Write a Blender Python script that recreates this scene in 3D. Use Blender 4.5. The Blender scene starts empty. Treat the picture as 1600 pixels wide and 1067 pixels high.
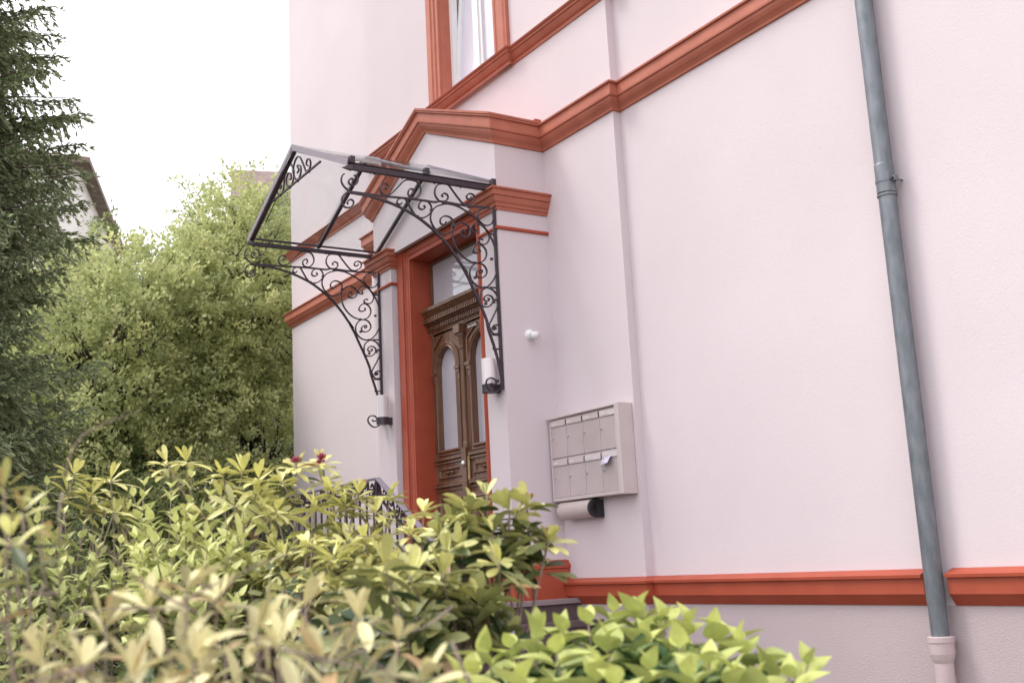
import bpy, bmesh, math, random
import numpy as np
from mathutils import Vector, Matrix
R = math.radians
random.seed(7); rng = np.random.default_rng(7)
scn = bpy.context.scene
# ------------------------------------------------------------------ camera
cam_d = bpy.data.cameras.new('camera'); cam = bpy.data.objects.new('camera', cam_d)
scn.collection.objects.link(cam); scn.camera = cam
_y, _p, _r = 0.99937965, 0.19503255, -0.05148765
fw = Vector((-math.sin(_y)*math.cos(_p), math.cos(_y)*math.cos(_p), math.sin(_p)))
rt0 = Vector((math.cos(_y), math.sin(_y), 0)); up0 = rt0.cross(fw)
rt = rt0*math.cos(_r)+up0*math.sin(_r); up = -rt0*math.sin(_r)+up0*math.cos(_r)
cam.matrix_world = Matrix(((rt.x, up.x, -fw.x, 0), (rt.y, up.y, -fw.y, 0), (rt.z, up.z, -fw.z, 1.65), (0, 0, 0, 1)))
cam_d.sensor_width = 36; cam_d.lens = 1736.8*36/1600
cam_d.clip_start = 0.05; cam_d.clip_end = 1000
cam_d.dof.use_dof = True; cam_d.dof.focus_distance = 8.8; cam_d.dof.aperture_fstop = 3.0
# ------------------------------------------------------------------ light
SUN_EL, SUN_AZ = R(54), R(-138)      # azimuth measured from +Y towards +X (sky convention below)
world = bpy.data.worlds.new('World'); scn.world = world; world.use_nodes = True
nt = world.node_tree; bg = nt.nodes['Background']
sky = nt.nodes.new('ShaderNodeTexSky'); sky.sky_type = 'NISHITA'; sky.sun_disc = False
sky.sun_elevation = SUN_EL; sky.sun_rotation = SUN_AZ; sky.air_density = 1.0; sky.dust_density = 4.0; sky.ozone_density = 1.0
hs = nt.nodes.new('ShaderNodeHueSaturation'); hs.inputs['Saturation'].default_value = 0.22; hs.inputs['Value'].default_value = 1.0
cl = nt.nodes.new('ShaderNodeMix'); cl.data_type = 'RGBA'; cl.inputs['Factor'].default_value = 0.8      # thin even cloud layer over the clear sky
cl.inputs['B'].default_value = (6.6, 6.45, 6.75, 1)
nt.links.new(sky.outputs[0], hs.inputs['Color']); nt.links.new(hs.outputs[0], cl.inputs['A']); nt.links.new(cl.outputs['Result'], bg.inputs['Color'])
bg.inputs['Strength'].default_value = 0.15
sd = bpy.data.lights.new('sun', 'SUN'); sd.energy = 0.95; sd.angle = R(18); sd.color = (1.0, 0.95, 0.86)
sun = bpy.data.objects.new('sun', sd); scn.collection.objects.link(sun)
sdir = Vector((math.sin(SUN_AZ)*math.cos(SUN_EL), math.cos(SUN_AZ)*math.cos(SUN_EL), math.sin(SUN_EL)))
sun.rotation_euler = sdir.to_track_quat('Z', 'Y').to_euler()
scn.view_settings.view_transform = 'Standard'; scn.view_settings.look = 'None'
scn.view_settings.exposure = 1.18; scn.view_settings.gamma = 1.0
# ------------------------------------------------------------------ helpers
def mat(name, col, rough=0.7, var=0.12, scale=6.0, bump=0.0, bscale=60.0, metal=0.0, col2=None, spec=0.5, coat=0.0, stretch=None, detail=5.0):
    m = bpy.data.materials.new(name); m.use_nodes = True; t = m.node_tree; b = t.nodes['Principled BSDF']
    tc = t.nodes.new('ShaderNodeTexCoord'); mp = t.nodes.new('ShaderNodeMapping')
    t.links.new(tc.outputs['Object'], mp.inputs['Vector'])
    if stretch: mp.inputs['Scale'].default_value = stretch
    n = t.nodes.new('ShaderNodeTexNoise'); n.inputs['Scale'].default_value = scale; n.inputs['Detail'].default_value = detail
    t.links.new(mp.outputs[0], n.inputs['Vector'])
    r = t.nodes.new('ShaderNodeValToRGB'); r.color_ramp.elements[0].position = 0.3; r.color_ramp.elements[1].position = 0.7
    c2 = col2 if col2 else tuple(max(0, c*(1-2*var)) for c in col)
    r.color_ramp.elements[0].color = (*c2, 1); r.color_ramp.elements[1].color = (*col, 1)
    t.links.new(n.outputs['Fac'], r.inputs['Fac']); t.links.new(r.outputs[0], b.inputs['Base Color'])
    b.inputs['Roughness'].default_value = rough; b.inputs['Metallic'].default_value = metal
    b.inputs['Specular IOR Level'].default_value = spec; b.inputs['Coat Weight'].default_value = coat
    if bump:
        n2 = t.nodes.new('ShaderNodeTexNoise'); n2.inputs['Scale'].default_value = bscale; n2.inputs['Detail'].default_value = 6
        t.links.new(mp.outputs[0], n2.inputs['Vector'])
        bp = t.nodes.new('ShaderNodeBump'); bp.inputs['Strength'].default_value = bump; bp.inputs['Distance'].default_value = 0.01
        t.links.new(n2.outputs['Fac'], bp.inputs['Height']); t.links.new(bp.outputs[0], b.inputs['Normal'])
    return m
def leafmat(name, old_shaded, young_lit, rough=0.45, trans=0.35, spec=0.4):
    """leaf colour runs from old to young growth through the per-leaf 'tint' attribute"""
    m = bpy.data.materials.new(name); m.use_nodes = True; t = m.node_tree; b = t.nodes['Principled BSDF']; out = t.nodes['Material Output']
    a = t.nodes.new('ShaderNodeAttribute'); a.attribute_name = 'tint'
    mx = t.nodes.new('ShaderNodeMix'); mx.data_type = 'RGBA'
    mx.inputs['A'].default_value = (*old_shaded, 1); mx.inputs['B'].default_value = (*young_lit, 1)
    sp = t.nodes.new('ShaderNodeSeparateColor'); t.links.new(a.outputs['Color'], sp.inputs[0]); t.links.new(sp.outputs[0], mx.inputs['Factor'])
    br = t.nodes.new('ShaderNodeMix'); br.data_type = 'RGBA'; br.inputs['B'].default_value = (0.44, 0.27, 0.13, 1)
    t.links.new(mx.outputs['Result'], br.inputs['A']); t.links.new(sp.outputs[1], br.inputs['Factor'])
    tc = t.nodes.new('ShaderNodeTexCoord'); n = t.nodes.new('ShaderNodeTexNoise'); n.inputs['Scale'].default_value = 45; t.links.new(tc.outputs['Object'], n.inputs['Vector'])
    mr = t.nodes.new('ShaderNodeMapRange'); mr.inputs['To Min'].default_value = 0.8; mr.inputs['To Max'].default_value = 1.2; t.links.new(n.outputs['Fac'], mr.inputs['Value'])
    mu = t.nodes.new('ShaderNodeMix'); mu.data_type = 'RGBA'; mu.blend_type = 'MULTIPLY'; mu.inputs['Factor'].default_value = 1
    t.links.new(br.outputs['Result'], mu.inputs['A']); t.links.new(mr.outputs[0], mu.inputs['B'])
    t.links.new(mu.outputs['Result'], b.inputs['Base Color']); b.inputs['Roughness'].default_value = rough; b.inputs['Specular IOR Level'].default_value = spec
    tr = t.nodes.new('ShaderNodeBsdfTranslucent'); t.links.new(mu.outputs['Result'], tr.inputs['Color'])
    ms = t.nodes.new('ShaderNodeMixShader'); ms.inputs[0].default_value = trans
    t.links.new(b.outputs[0], ms.inputs[1]); t.links.new(tr.outputs[0], ms.inputs[2]); t.links.new(ms.outputs[0], out.inputs['Surface'])
    return m
def glassmat(name, tint=(0.93, 0.95, 0.95), haze=0.06, gloss=0.10):
    m = bpy.data.materials.new(name); m.use_nodes = True; t = m.node_tree; t.nodes.remove(t.nodes['Principled BSDF']); out = t.nodes['Material Output']
    tp = t.nodes.new('ShaderNodeBsdfTransparent'); tp.inputs[0].default_value = (*tint, 1)
    df = t.nodes.new('ShaderNodeBsdfDiffuse'); df.inputs[0].default_value = (0.8, 0.82, 0.84, 1)
    gl = t.nodes.new('ShaderNodeBsdfGlossy'); gl.inputs['Roughness'].default_value = 0.03
    lf_ = t.nodes.new('ShaderNodeLayerWeight'); lf_.inputs['Blend'].default_value = 0.5
    pw = t.nodes.new('ShaderNodeMath'); pw.operation = 'POWER'; pw.inputs[1].default_value = 4.0; t.links.new(lf_.outputs['Facing'], pw.inputs[0])
    lw = t.nodes.new('ShaderNodeMapRange'); lw.inputs['To Min'].default_value = 0.03; lw.inputs['To Max'].default_value = 0.4; t.links.new(pw.outputs[0], lw.inputs['Value'])
    nz = t.nodes.new('ShaderNodeTexNoise'); nz.inputs['Scale'].default_value = 3; tc = t.nodes.new('ShaderNodeTexCoord'); t.links.new(tc.outputs['Object'], nz.inputs['Vector'])
    mr = t.nodes.new('ShaderNodeMapRange'); mr.inputs['To Min'].default_value = haze*0.4; mr.inputs['To Max'].default_value = haze*1.6; t.links.new(nz.outputs['Fac'], mr.inputs['Value'])
    m1 = t.nodes.new('ShaderNodeMixShader'); t.links.new(mr.outputs[0], m1.inputs[0]); t.links.new(tp.outputs[0], m1.inputs[1]); t.links.new(df.outputs[0], m1.inputs[2])
    m2 = t.nodes.new('ShaderNodeMixShader'); t.links.new(lw.outputs[0], m2.inputs[0]); t.links.new(m1.outputs[0], m2.inputs[1]); t.links.new(gl.outputs[0], m2.inputs[2])
    t.links.new(m2.outputs[0], out.inputs['Surface']); return m
def link(o, parent=None):
    scn.collection.objects.link(o)
    if parent is not None: o.parent = parent
    return o
def tag(o, label=None, cat=None, group=None, kind=None):
    if label: o['label'] = label
    if cat: o['category'] = cat
    if group: o['group'] = group
    if kind: o['kind'] = kind
    return o
ORIG = {}
def thing(name, label, cat, loc=(0, 0, 0), group=None):
    o = bpy.data.objects.new(name, None); link(o); o.location = loc; o.empty_display_size = 0.2
    ORIG[o.name] = Vector(loc)
    return tag(o, label, cat, group)
class MB:
    def __init__(s): s.v = []; s.f = []; s.tint = None
    def add(s, v, f):
        o = len(s.v); s.v += [tuple(p) for p in v]; s.f += [tuple(i+o for i in q) for q in f]; return s
    def box(s, x0, x1, y0, y1, z0, z1):
        return s.add([(x0,y0,z0),(x1,y0,z0),(x1,y1,z0),(x0,y1,z0),(x0,y0,z1),(x1,y0,z1),(x1,y1,z1),(x0,y1,z1)],
                     [(0,3,2,1),(4,5,6,7),(0,1,5,4),(1,2,6,5),(2,3,7,6),(3,0,4,7)])
    def prism(s, poly, fn0, fn1):
        n = len(poly); a = [fn0(p) for p in poly]; b = [fn1(p) for p in poly]
        return s.add(a+b, [tuple(range(n)), tuple(range(2*n-1, n-1, -1))]+[(i, (i+1) % n, n+(i+1) % n, n+i) for i in range(n)])
    def bar(s, a, b, w, h, up=(0, 0, 1)):
        a = Vector(a); b = Vector(b); t = (b-a).normalized(); u = Vector(up); sd_ = t.cross(u).normalized(); u = sd_.cross(t)
        c = [(-w/2, -h/2), (w/2, -h/2), (w/2, h/2), (-w/2, h/2)]
        v = [a+sd_*x+u*y for x, y in c]+[b+sd_*x+u*y for x, y in c]
        return s.add(v, [(0,1,2,3),(7,6,5,4),(0,4,5,1),(1,5,6,2),(2,6,7,3),(3,7,4,0)])
    def ribbon(s, pts, wdir, w, th, taper=None):
        """flat forged bar: w along wdir, th in the plane of the curve"""
        pts = [Vector(p) for p in pts]; wd = Vector(wdir).normalized(); n = len(pts); v = []; f = []
        for i, p in enumerate(pts):
            t = (pts[min(i+1, n-1)]-pts[max(i-1, 0)]).normalized(); nn = t.cross(wd).normalized()
            k = taper(i/(n-1)) if taper else 1
            for x, y in ((-1, -1), (1, -1), (1, 1), (-1, 1)): v.append(p+wd*x*w/2+nn*y*th/2*k)
            if i:
                a = 4*(i-1); b = 4*i
                f += [(a+j, a+(j+1) % 4, b+(j+1) % 4, b+j) for j in range(4)]
        f += [(3, 2, 1, 0), tuple(4*(n-1)+j for j in range(4))]
        return s.add(v, f)
    def tube(s, pts, r, n=8, cap=True):
        pts = [Vector(p) for p in pts]; m = len(pts); v = []; f = []
        rr = r if hasattr(r, '__len__') else [r]*m
        ref = Vector((0.13, 0.21, 0.97))
        t0 = (pts[1]-pts[0]).normalized()
        if abs(t0.dot(ref)) > 0.95: ref = Vector((1, 0.1, 0))
        u = t0.cross(ref).normalized()
        for i, p in enumerate(pts):
            t = (pts[min(i+1, m-1)]-pts[max(i-1, 0)]).normalized(); u = (u-t*u.dot(t)).normalized(); w = t.cross(u)
            for j in range(n):
                a = 2*math.pi*j/n; v.append(p+(u*math.cos(a)+w*math.sin(a))*rr[i])
            if i:
                a = n*(i-1); b = n*i; f += [(a+j, a+(j+1) % n, b+(j+1) % n, b+j) for j in range(n)]
        if cap: f += [tuple(range(n-1, -1, -1)), tuple(n*(m-1)+j for j in range(n))]
        return s.add(v, f)
    def lathe(s, c, prof, n=24, axis='z', a0=0, a1=2*math.pi):
        c = Vector(c); v = []; f = []; m = len(prof); full = abs(a1-a0-2*math.pi) < 1e-6; k = n if full else n+1
        for j in range(k):
            a = a0+(a1-a0)*j/n
            for r, h in prof:
                q = {'z': Vector((r*math.cos(a), r*math.sin(a), h)), 'y': Vector((r*math.cos(a), h, r*math.sin(a))), 'x': Vector((h, r*math.cos(a), r*math.sin(a)))}[axis]
                v.append(c+q)
        for j in range(n):
            a = j*m; b = ((j+1) % k)*m
            f += [(a+i, b+i, b+i+1, a+i+1) for i in range(m-1)]
        return s.add(v, f)
    def mould(s, path, prof, O, closed=False, flip=False):
        """profile points (out from path in plane, along O) swept along path with mitred corners"""
        O = Vector(O).normalized(); P = [Vector(p) for p in path]; n = len(P); ts = []
        for i in range(n if closed else n-1):
            d = P[(i+1) % n]-P[i]; d = d-O*d.dot(O); ts.append(d.normalized())
        v = []; m = len(prof)
        for i in range(n):
            if closed: ta, tb = ts[i-1], ts[i]
            else: ta, tb = ts[max(i-1, 0)], ts[min(i, n-2)]
            na = ta.cross(O); nb = tb.cross(O)
            if flip: na = -na; nb = -nb
            b = (na+nb).normalized(); b = b/max(0.3, b.dot(na))
            for a, o in prof: v.append(P[i]+b*a+O*o)
        f = []
        for i in range(n if closed else n-1):
            a = i*m; c = ((i+1) % n)*m
            f += [(a+j, c+j, c+(j+1) % m, a+(j+1) % m) for j in range(m)]
        if not closed: f += [tuple(range(m)), tuple((n-1)*m+j for j in range(m-1, -1, -1))]
        return s.add(v, f)
    def build(s, name, material, parent=None, smooth=False, bevel=0.0, recalc=True, merge=False):
        off = Vector((0, 0, 0))
        p = parent
        while p is not None:
            off += ORIG.get(p.name, Vector((0, 0, 0))); p = p.parent
        me = bpy.data.meshes.new(name); me.from_pydata([tuple(Vector(q)-off) for q in s.v], [], s.f)
        bm = bmesh.new(); bm.from_mesh(me)
        if merge: bmesh.ops.remove_doubles(bm, verts=bm.verts, dist=1e-5)
        if recalc: bmesh.ops.recalc_face_normals(bm, faces=bm.faces)
        bm.to_mesh(me); bm.free()
        if smooth: me.polygons.foreach_set('use_smooth', [True]*len(me.polygons))
        me.materials.append(material)
        o = bpy.data.objects.new(name, me); link(o, parent)
        if bevel:
            b = o.modifiers.new('bevel', 'BEVEL'); b.width = bevel; b.segments = 2; b.limit_method = 'ANGLE'; b.angle_limit = R(35)
        return o
def spline(pts, k=6):
    P = [Vector(p) for p in pts]; P = [P[0]*2-P[1]]+P+[P[-1]*2-P[-2]]; out = []
    for i in range(1, len(P)-2):
        a, b, c, d = P[i-1:i+3]
        for j in range(k):
            t = j/k; out.append(0.5*((2*b)+(-a+c)*t+(2*a-5*b+4*c-d)*t*t+(-a+3*b-3*c+d)*t**3))
    out.append(P[-2]); return out
def np_object(name, V, F, material, parent=None, tint=None, smooth=False):
    """V (n,3), F (m,k) numpy arrays -> object; tint is one (r,g) per face"""
    off = Vector((0, 0, 0)); p = parent
    while p is not None:
        off += ORIG.get(p.name, Vector((0, 0, 0))); p = p.parent
    V = V-np.array(off); k = F.shape[1]
    me = bpy.data.meshes.new(name); me.vertices.add(len(V)); me.vertices.foreach_set('co', V.astype(np.float32).ravel())
    me.loops.add(F.size); me.loops.foreach_set('vertex_index', F.astype(np.int32).ravel())
    me.polygons.add(len(F)); me.polygons.foreach_set('loop_start', np.arange(0, F.size, k, dtype=np.int32))
    me.update(calc_edges=True)
    if tint is not None:
        ca = me.color_attributes.new('tint', 'FLOAT_COLOR', 'CORNER')
        c = np.zeros((len(F), k, 4), np.float32); c[:, :, 0] = tint[:, None, 0]; c[:, :, 1] = tint[:, None, 1]; c[:, :, 3] = 1
        ca.data.foreach_set('color', c.ravel())
    if smooth: me.polygons.foreach_set('use_smooth', np.ones(len(F), dtype=bool))
    me.materials.append(material); o = bpy.data.objects.new(name, me); return link(o, parent)
def nrm(a): return a/np.maximum(1e-9, np.linalg.norm(a, axis=-1, keepdims=True))
class Leaves:
    """collects leaves: base point, direction, up side, length, width, droop, tint, brown"""
    def __init__(s): s.r = []
    def leaf(s, b, d, u, L, W, droop=0.2, tint=0.5, brown=0.0, fold=0.15): s.r.append((*b, *d, *u, L, W, droop, tint, brown, fold))
    def build(s, name, material, parent, n=4, shape='oblong'):
        A = np.array(s.r, float); B, D, U = A[:, 0:3], nrm(A[:, 3:6]), A[:, 6:9]
        L, W, dr, ti, brn, fo = [A[:, i:i+1] for i in range(9, 15)]
        S_ = nrm(np.cross(D, U)); N = nrm(np.cross(S_, D))
        tt = np.linspace(0, 1, n+1)
        if shape == 'oblong': n = 5; tt = np.array([0, .2, .45, .7, .89, 1]); ww = np.array([.12, .5, .88, 1.0, .72, .08])
        if shape == 'oblong_': ww = np.array([0.12+0.88*math.sin(math.pi*min(1, t**0.8*1.0))**0.6 if 0 < t < 1 else 0.1 for t in tt]); ww[-1] = 0.02
        elif shape == 'ovate': ww = np.array([math.sin(math.pi*t**0.62)**0.9 if 0 < t < 1 else 0.05 for t in tt]); ww[-1] = 0.01
        V = []
        for t, w in zip(tt, ww):
            c = B+D*L*t-N*dr*L*t*t+N*0.0
            e = N*fo*W*w
            V += [c-S_*W*w*0.5+e, c, c+S_*W*w*0.5+e]
        V = np.stack(V, 1); m = V.shape[1]; k = len(A)
        base = (np.arange(k)*m)[:, None, None]
        q = []
        for i in range(n):
            a = 3*i; q += [(a, a+3, a+4, a+1), (a+1, a+4, a+5, a+2)]
        F = (base+np.array(q)[None]).reshape(-1, 4)
        T = np.repeat(np.concatenate([ti, brn], 1), 2*n, 0)
        return np_object(name, V.reshape(-1, 3), F, material, parent, T, smooth=True)
# ------------------------------------------------------------------ materials
M_plaster = mat('pink_plaster', (0.655, 0.575, 0.607), 0.9, 0.03, 0.8, 0.2, 140, spec=0.2)
M_socle = mat('mauve_socle_plaster', (0.48, 0.40, 0.42), 0.9, 0.03, 2.0, 0.4, 120, spec=0.2)
M_red = mat('red_brown_paint', (0.47, 0.148, 0.092), 0.6, 0.05, 5, 0.12, 40, col2=(0.39, 0.112, 0.07))
M_redlow = mat('bright_red_paint', (0.40, 0.076, 0.036), 0.55, 0.05, 4, 0.1, 40, col2=(0.34, 0.058, 0.028))
M_wood = mat('stained_oak', (0.21, 0.098, 0.05), 0.42, 0.2, 5, 0.2, 30, col2=(0.09, 0.038, 0.022), stretch=(6, 6, 0.6), coat=0.15)
M_iron = mat('dark_forged_iron', (0.048, 0.032, 0.045), 0.42, 0.15, 20, 0.15, 90)
M_zinc = mat('weathered_zinc', (0.22, 0.235, 0.26), 0.5, 0.1, 7, 0.08, 50, metal=0.4, col2=(0.13, 0.15, 0.17), stretch=(3, 3, 1))
M_steel = mat('grey_rail_paint', (0.25, 0.22, 0.27), 0.4, 0.05, 9)
M_verge = mat('mauve_grey_paint', (0.36, 0.31, 0.36), 0.4, 0.05, 9)
M_box = mat('grey_beige_enamel', (0.56, 0.48, 0.48), 0.38, 0.04, 8)
M_boxd = mat('door_enamel', (0.50, 0.42, 0.425), 0.35, 0.06, 5)
M_plate = mat('pale_name_plate', (0.66, 0.59, 0.60), 0.3, 0.04, 8)
M_white = mat('white_paint', (0.80, 0.80, 0.82), 0.35, 0.03, 6)
M_paper = mat('printed_paper', (0.78, 0.76, 0.82), 0.6, 0.05, 60, col2=(0.35, 0.30, 0.50))
M_black = mat('black_plastic', (0.02, 0.018, 0.022), 0.5, 0.1, 9)
M_brass = mat('polished_brass', (0.75, 0.62, 0.38), 0.25, 0.06, 20, metal=0.9)
M_silver = mat('silver_metal', (0.7, 0.7, 0.72), 0.3, 0.05, 20, metal=0.8)
M_granite = mat('dark_granite', (0.16, 0.11, 0.115), 0.5, 0.3, 160, 0.1, 200, col2=(0.07, 0.045, 0.05))
M_granitep = mat('polished_granite_top', (0.34, 0.28, 0.30), 0.35, 0.2, 160)
M_glass = glassmat('roof_glass', haze=0.01)
M_doorglass = mat('reflection_toned_glass', (0.50, 0.48, 0.545), 0.05, 0.06, 1.6, spec=0.8)  # lavender-grey base paints in the reflected sky and the curtain behind
M_curtain = mat('sheer_curtain', (0.62, 0.59, 0.72), 0.7, 0.06, 8, stretch=(9, 9, 0.4))
M_winglass = mat('curtain_sky_toned_glass', (0.66, 0.64, 0.74), 0.15, 0.05, 9, spec=0.8, stretch=(9, 9, 0.4))  # opaque pale lilac paints in white-sky reflection and a lit curtain
M_lamp = mat('opal_lamp_glass', (0.74, 0.68, 0.70), 0.25, 0.01, 3, coat=0.3)
M_soil = mat('garden_soil', (0.10, 0.075, 0.05), 0.95, 0.3, 5, 0.6, 20, col2=(0.05, 0.06, 0.025))
M_bark = mat('brown_bark', (0.085, 0.062, 0.048), 0.85, 0.25, 14, 0.5, 40, stretch=(3, 3, 0.7))
M_twig = mat('grey_brown_twig', (0.32, 0.25, 0.20), 0.8, 0.25, 30, 0.3, 60)
M_roof = mat('brown_roof_tiles', (0.27, 0.20, 0.18), 0.8, 0.2, 5, 0.5, 20)
M_cream = mat('pale_render', (0.86, 0.82, 0.80), 0.9, 0.03, 1.5, 0.2, 40)
M_bud = mat('crimson_bud', (0.30, 0.02, 0.06), 0.5, 0.2, 60)
L_rhodo = leafmat('rhododendron_leaf', (0.03, 0.06, 0.02), (0.70, 0.68, 0.26), 0.42, 0.18, 0.5)  # second colour raised to a sunlit tone, sunlight put into the colour
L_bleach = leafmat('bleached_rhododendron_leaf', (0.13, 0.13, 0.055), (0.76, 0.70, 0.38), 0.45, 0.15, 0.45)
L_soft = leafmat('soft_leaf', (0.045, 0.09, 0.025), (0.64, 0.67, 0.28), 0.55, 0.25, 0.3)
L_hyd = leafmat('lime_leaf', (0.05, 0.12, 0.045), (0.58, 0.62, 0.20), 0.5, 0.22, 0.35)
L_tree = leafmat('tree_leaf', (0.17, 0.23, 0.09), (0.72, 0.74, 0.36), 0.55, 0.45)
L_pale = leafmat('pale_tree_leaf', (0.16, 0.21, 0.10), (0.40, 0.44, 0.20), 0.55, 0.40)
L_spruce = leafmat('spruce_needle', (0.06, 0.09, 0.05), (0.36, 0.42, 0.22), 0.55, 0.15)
# ------------------------------------------------------------------ ground
g = MB().add([(-400, -400, 0), (400, -400, 0), (400, 400, 0), (-400, 400, 0)], [(0, 1, 2, 3)]).build('ground', M_soil); tag(g, kind='structure')
M_pave = mat('grey_paving', (0.36, 0.33, 0.32), 0.85, 0.12, 3, 0.3, 50)
g = MB().add([(-3.2, -1.2, .004), (6, -1.2, .004), (6, 1.0, .004), (-3.2, 1.0, .004)], [(0, 1, 2, 3)]).build('pavement', M_pave); tag(g, kind='structure')
# ------------------------------------------------------------------ the house
H = thing('house', 'pale pink rendered villa with red-brown mouldings and a gabled door portal', 'house', (-7.0, 5.4, 0))
XL, XC, XS, XE = -15.35, -11.32, -6.70, 4.5      # left corner, step forward, step back, right end
Y1, Y2, Y3 = 6.0, 5.4, 5.475
PX0, PX1, PY = -10.18, -7.73, 4.887             # portal block
TOP = 14.5; ZB = 1.286
XM = (PX0+PX1)/2
wx0, wx1, wz0, wz1 = -9.49, -8.40, 6.30, 8.9     # upper window opening
w = MB()
w.box(XL, XC, Y1, Y1+0.4, 0, TOP)                                   # recessed left bay
w.box(XL, XL+0.4, Y1+0.4, 15, 0, TOP)                               # left flank
w.box(XC, wx0, Y2, Y2+0.6, 0, TOP); w.box(wx1, XS, Y2, Y2+0.6, ZB, TOP)
w.box(wx0, wx1, Y2, Y2+0.6, 4.9, wz0); w.box(wx0, wx1, Y2, Y2+0.6, wz1, TOP)
w.box(XS, XE, Y3, Y3+0.5, ZB, TOP); w.box(XE-0.4, XE, Y3+0.5, 15, 0, TOP)
w.box(XL, XE, 14.6, 15, 0, TOP)
w.build('wall', M_plaster, H)
MB().box(wx1, XS, Y2+0.001, Y2+0.55, 0, ZB).box(XS, XE, Y3+0.001, Y3+0.5, 0, ZB).build('socle', M_socle, H)
MB().prism([(XL-.2, 5.3, TOP), (XE+.5, 5.3, TOP), (XE+.5, 15.5, TOP), (XL-.5, 15.5, TOP)], lambda p: (p[0], p[1], TOP), lambda p: (p[0]+(2.5 if p[0] < -5 else -2.5), 5+(p[1]-5)*.5+2.6, TOP+3.2)).build('roof', M_roof, H)
# cornice profiles: (out, up)
PM = [(0, 0), (.018, .004), (.022, .02), (.034, .036), (.052, .054), (.066, .076), (.071, .098), (.083, .10), (.086, .112), (.086, .195), (.104, .20), (.106, .214), (.0, .235)]
PS = [(0, 0), (.012, .0), (.016, .03), (.030, .036), (.042, .05), (.056, .072), (.060, .088), (.074, .09), (.076, .10), (.078, .112), (.094, .116), (.10, .128), (0, .15)]
ZM, ZS = 5.212, 6.218
G = .545
def pth(pts, z): return [(x, y, z+(q[0] if q else 0)) for x, y, *q in pts]
c = MB()
c.mould(pth([(XL, 9), (XL, Y1), (XC-.012, Y1)], ZM), PM, (0, 0, 1))
c.mould(pth([(XC, Y1), (XC, Y2), (PX0, Y2), (PX0, PY), (XM, PY, G), (PX1, PY), (PX1, Y2), (XS, Y2), (XS, Y3), (XE, Y3)], ZM), PM, (0, 0, 1))
c.build('main_cornice', M_red, H)
c = MB()
c.mould(pth([(XL, 9), (XL, Y1), (XC-.012, Y1)], ZS), PS, (0, 0, 1))
c.mould(pth([(XC, Y1), (XC, Y2), (-9.80, Y2), (-9.80, Y2-.04), (-8.12, Y2-.04), (-8.12, Y2), (XS, Y2), (XS, Y3), (XE, Y3)], ZS), PS, (0, 0, 1))
c.build('sill_cornice', M_red, H)
# plinth band, interrupted where the downpipe runs through
PB = [(0, 0), (.006, .0), (.050, .062), (.056, .064), (.058, .152), (.078, .156), (.080, .174), (.0, .205)]
c = MB()
c.mould(pth([(XL, 9), (XL, Y1), (XC-.012, Y1)], ZB), PB, (0, 0, 1))
c.mould(pth([(XC, Y1), (XC, Y2), (PX0-.06, Y2)], ZB), PB, (0, 0, 1))
c.build('plinth_band', M_redlow, H)
c = MB(); c.mould(pth([(PX1+.045, Y2), (XS, Y2), (XS, Y3), (-4.235, Y3)], ZB), PB, (0, 0, 1)); c.build('plinth_band', M_redlow, H)
c = MB(); c.mould(pth([(-4.075, Y3), (XE, Y3)], ZB), PB, (0, 0, 1)); c.build('plinth_band', M_redlow, H)
# portal ----------------------------------------------------------
RX0, RX1, RY, RZ = -9.795, -8.03, 4.985, 4.755    # recess between the pilasters
OX0, OX1, OZ = -9.515, -8.205, 4.635              # door opening
P = MB()
P.box(PX0, RX0, PY, Y2, 0, RZ); P.box(RX1, PX1, PY, Y2, 0, RZ)
P.box(RX0, OX0, RY, Y2, 1.3, RZ); P.box(OX1, RX1, RY, Y2, 1.3, RZ); P.box(OX0, OX1, RY, Y2, OZ, RZ)
gp = [(PX0, RZ), (PX1, RZ), (PX1, ZM+.12), (XM, ZM+.12+G), (PX0, ZM+.12)]
P.prism(gp, lambda p: (p[0], PY, p[1]), lambda p: (p[0], Y2, p[1]))
po = P.build('portal', M_plaster, H)
rf = [(PX0-.108, ZM+.238), (XM, ZM+.240+G), (PX1+.108, ZM+.238), (PX1+.108, ZM+.218), (XM, ZM+.218+G), (PX0-.108, ZM+.218)]
MB().prism(rf, lambda p: (p[0], PY-.112, p[1]), lambda p: (p[0], Y2-.001, p[1])).build('gable_flashing', M_red, po)
MB().box(PX1+.03, PX1+.08, Y2-.12, Y2-.05, ZM+.24, ZM+.275).build('flashing_stub', M_redlow, po, bevel=.006)
PC = [(0, 0), (.012, .0), (.016, .022), (.028, .03), (.032, .05), (.048, .066), (.056, .09), (.060, .112), (.074, .114), (.078, .14), (.080, .158), (.098, .163), (.100, .178), (0, .195)]
cb = MB()
cb.mould([(PX0, Y2, 4.615), (PX0, PY, 4.615), (RX0, PY, 4.615), (RX0, RY, 4.615)], PC, (0, 0, 1)); cb.build('capital', M_red, po)
cb = MB(); cb.mould([(RX1, RY, 4.615), (RX1, PY, 4.615), (PX1, PY, 4.615), (PX1, Y2, 4.615)], PC, (0, 0, 1)); cb.build('capital', M_red, po)
BD = [(0, 0), (.016, .002), (.022, .014), (.016, .03), (0, .034)]
cb = MB(); cb.mould([(PX0, Y2, 4.44), (PX0, PY, 4.44), (RX0, PY, 4.44), (RX0, RY, 4.44)], BD, (0, 0, 1)); cb.build('necking_bead', M_redlow, po)
cb = MB(); cb.mould([(RX1, RY, 4.44), (RX1, PY, 4.44), (PX1, PY, 4.44), (PX1, Y2, 4.44)], BD, (0, 0, 1)); cb.build('necking_bead', M_redlow, po)
PP = [(0, 0), (.042, 0), (.042, .235), (.055, .245), (.055, .275), (.03, .285), (.03, .30), (0, .31)]
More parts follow.
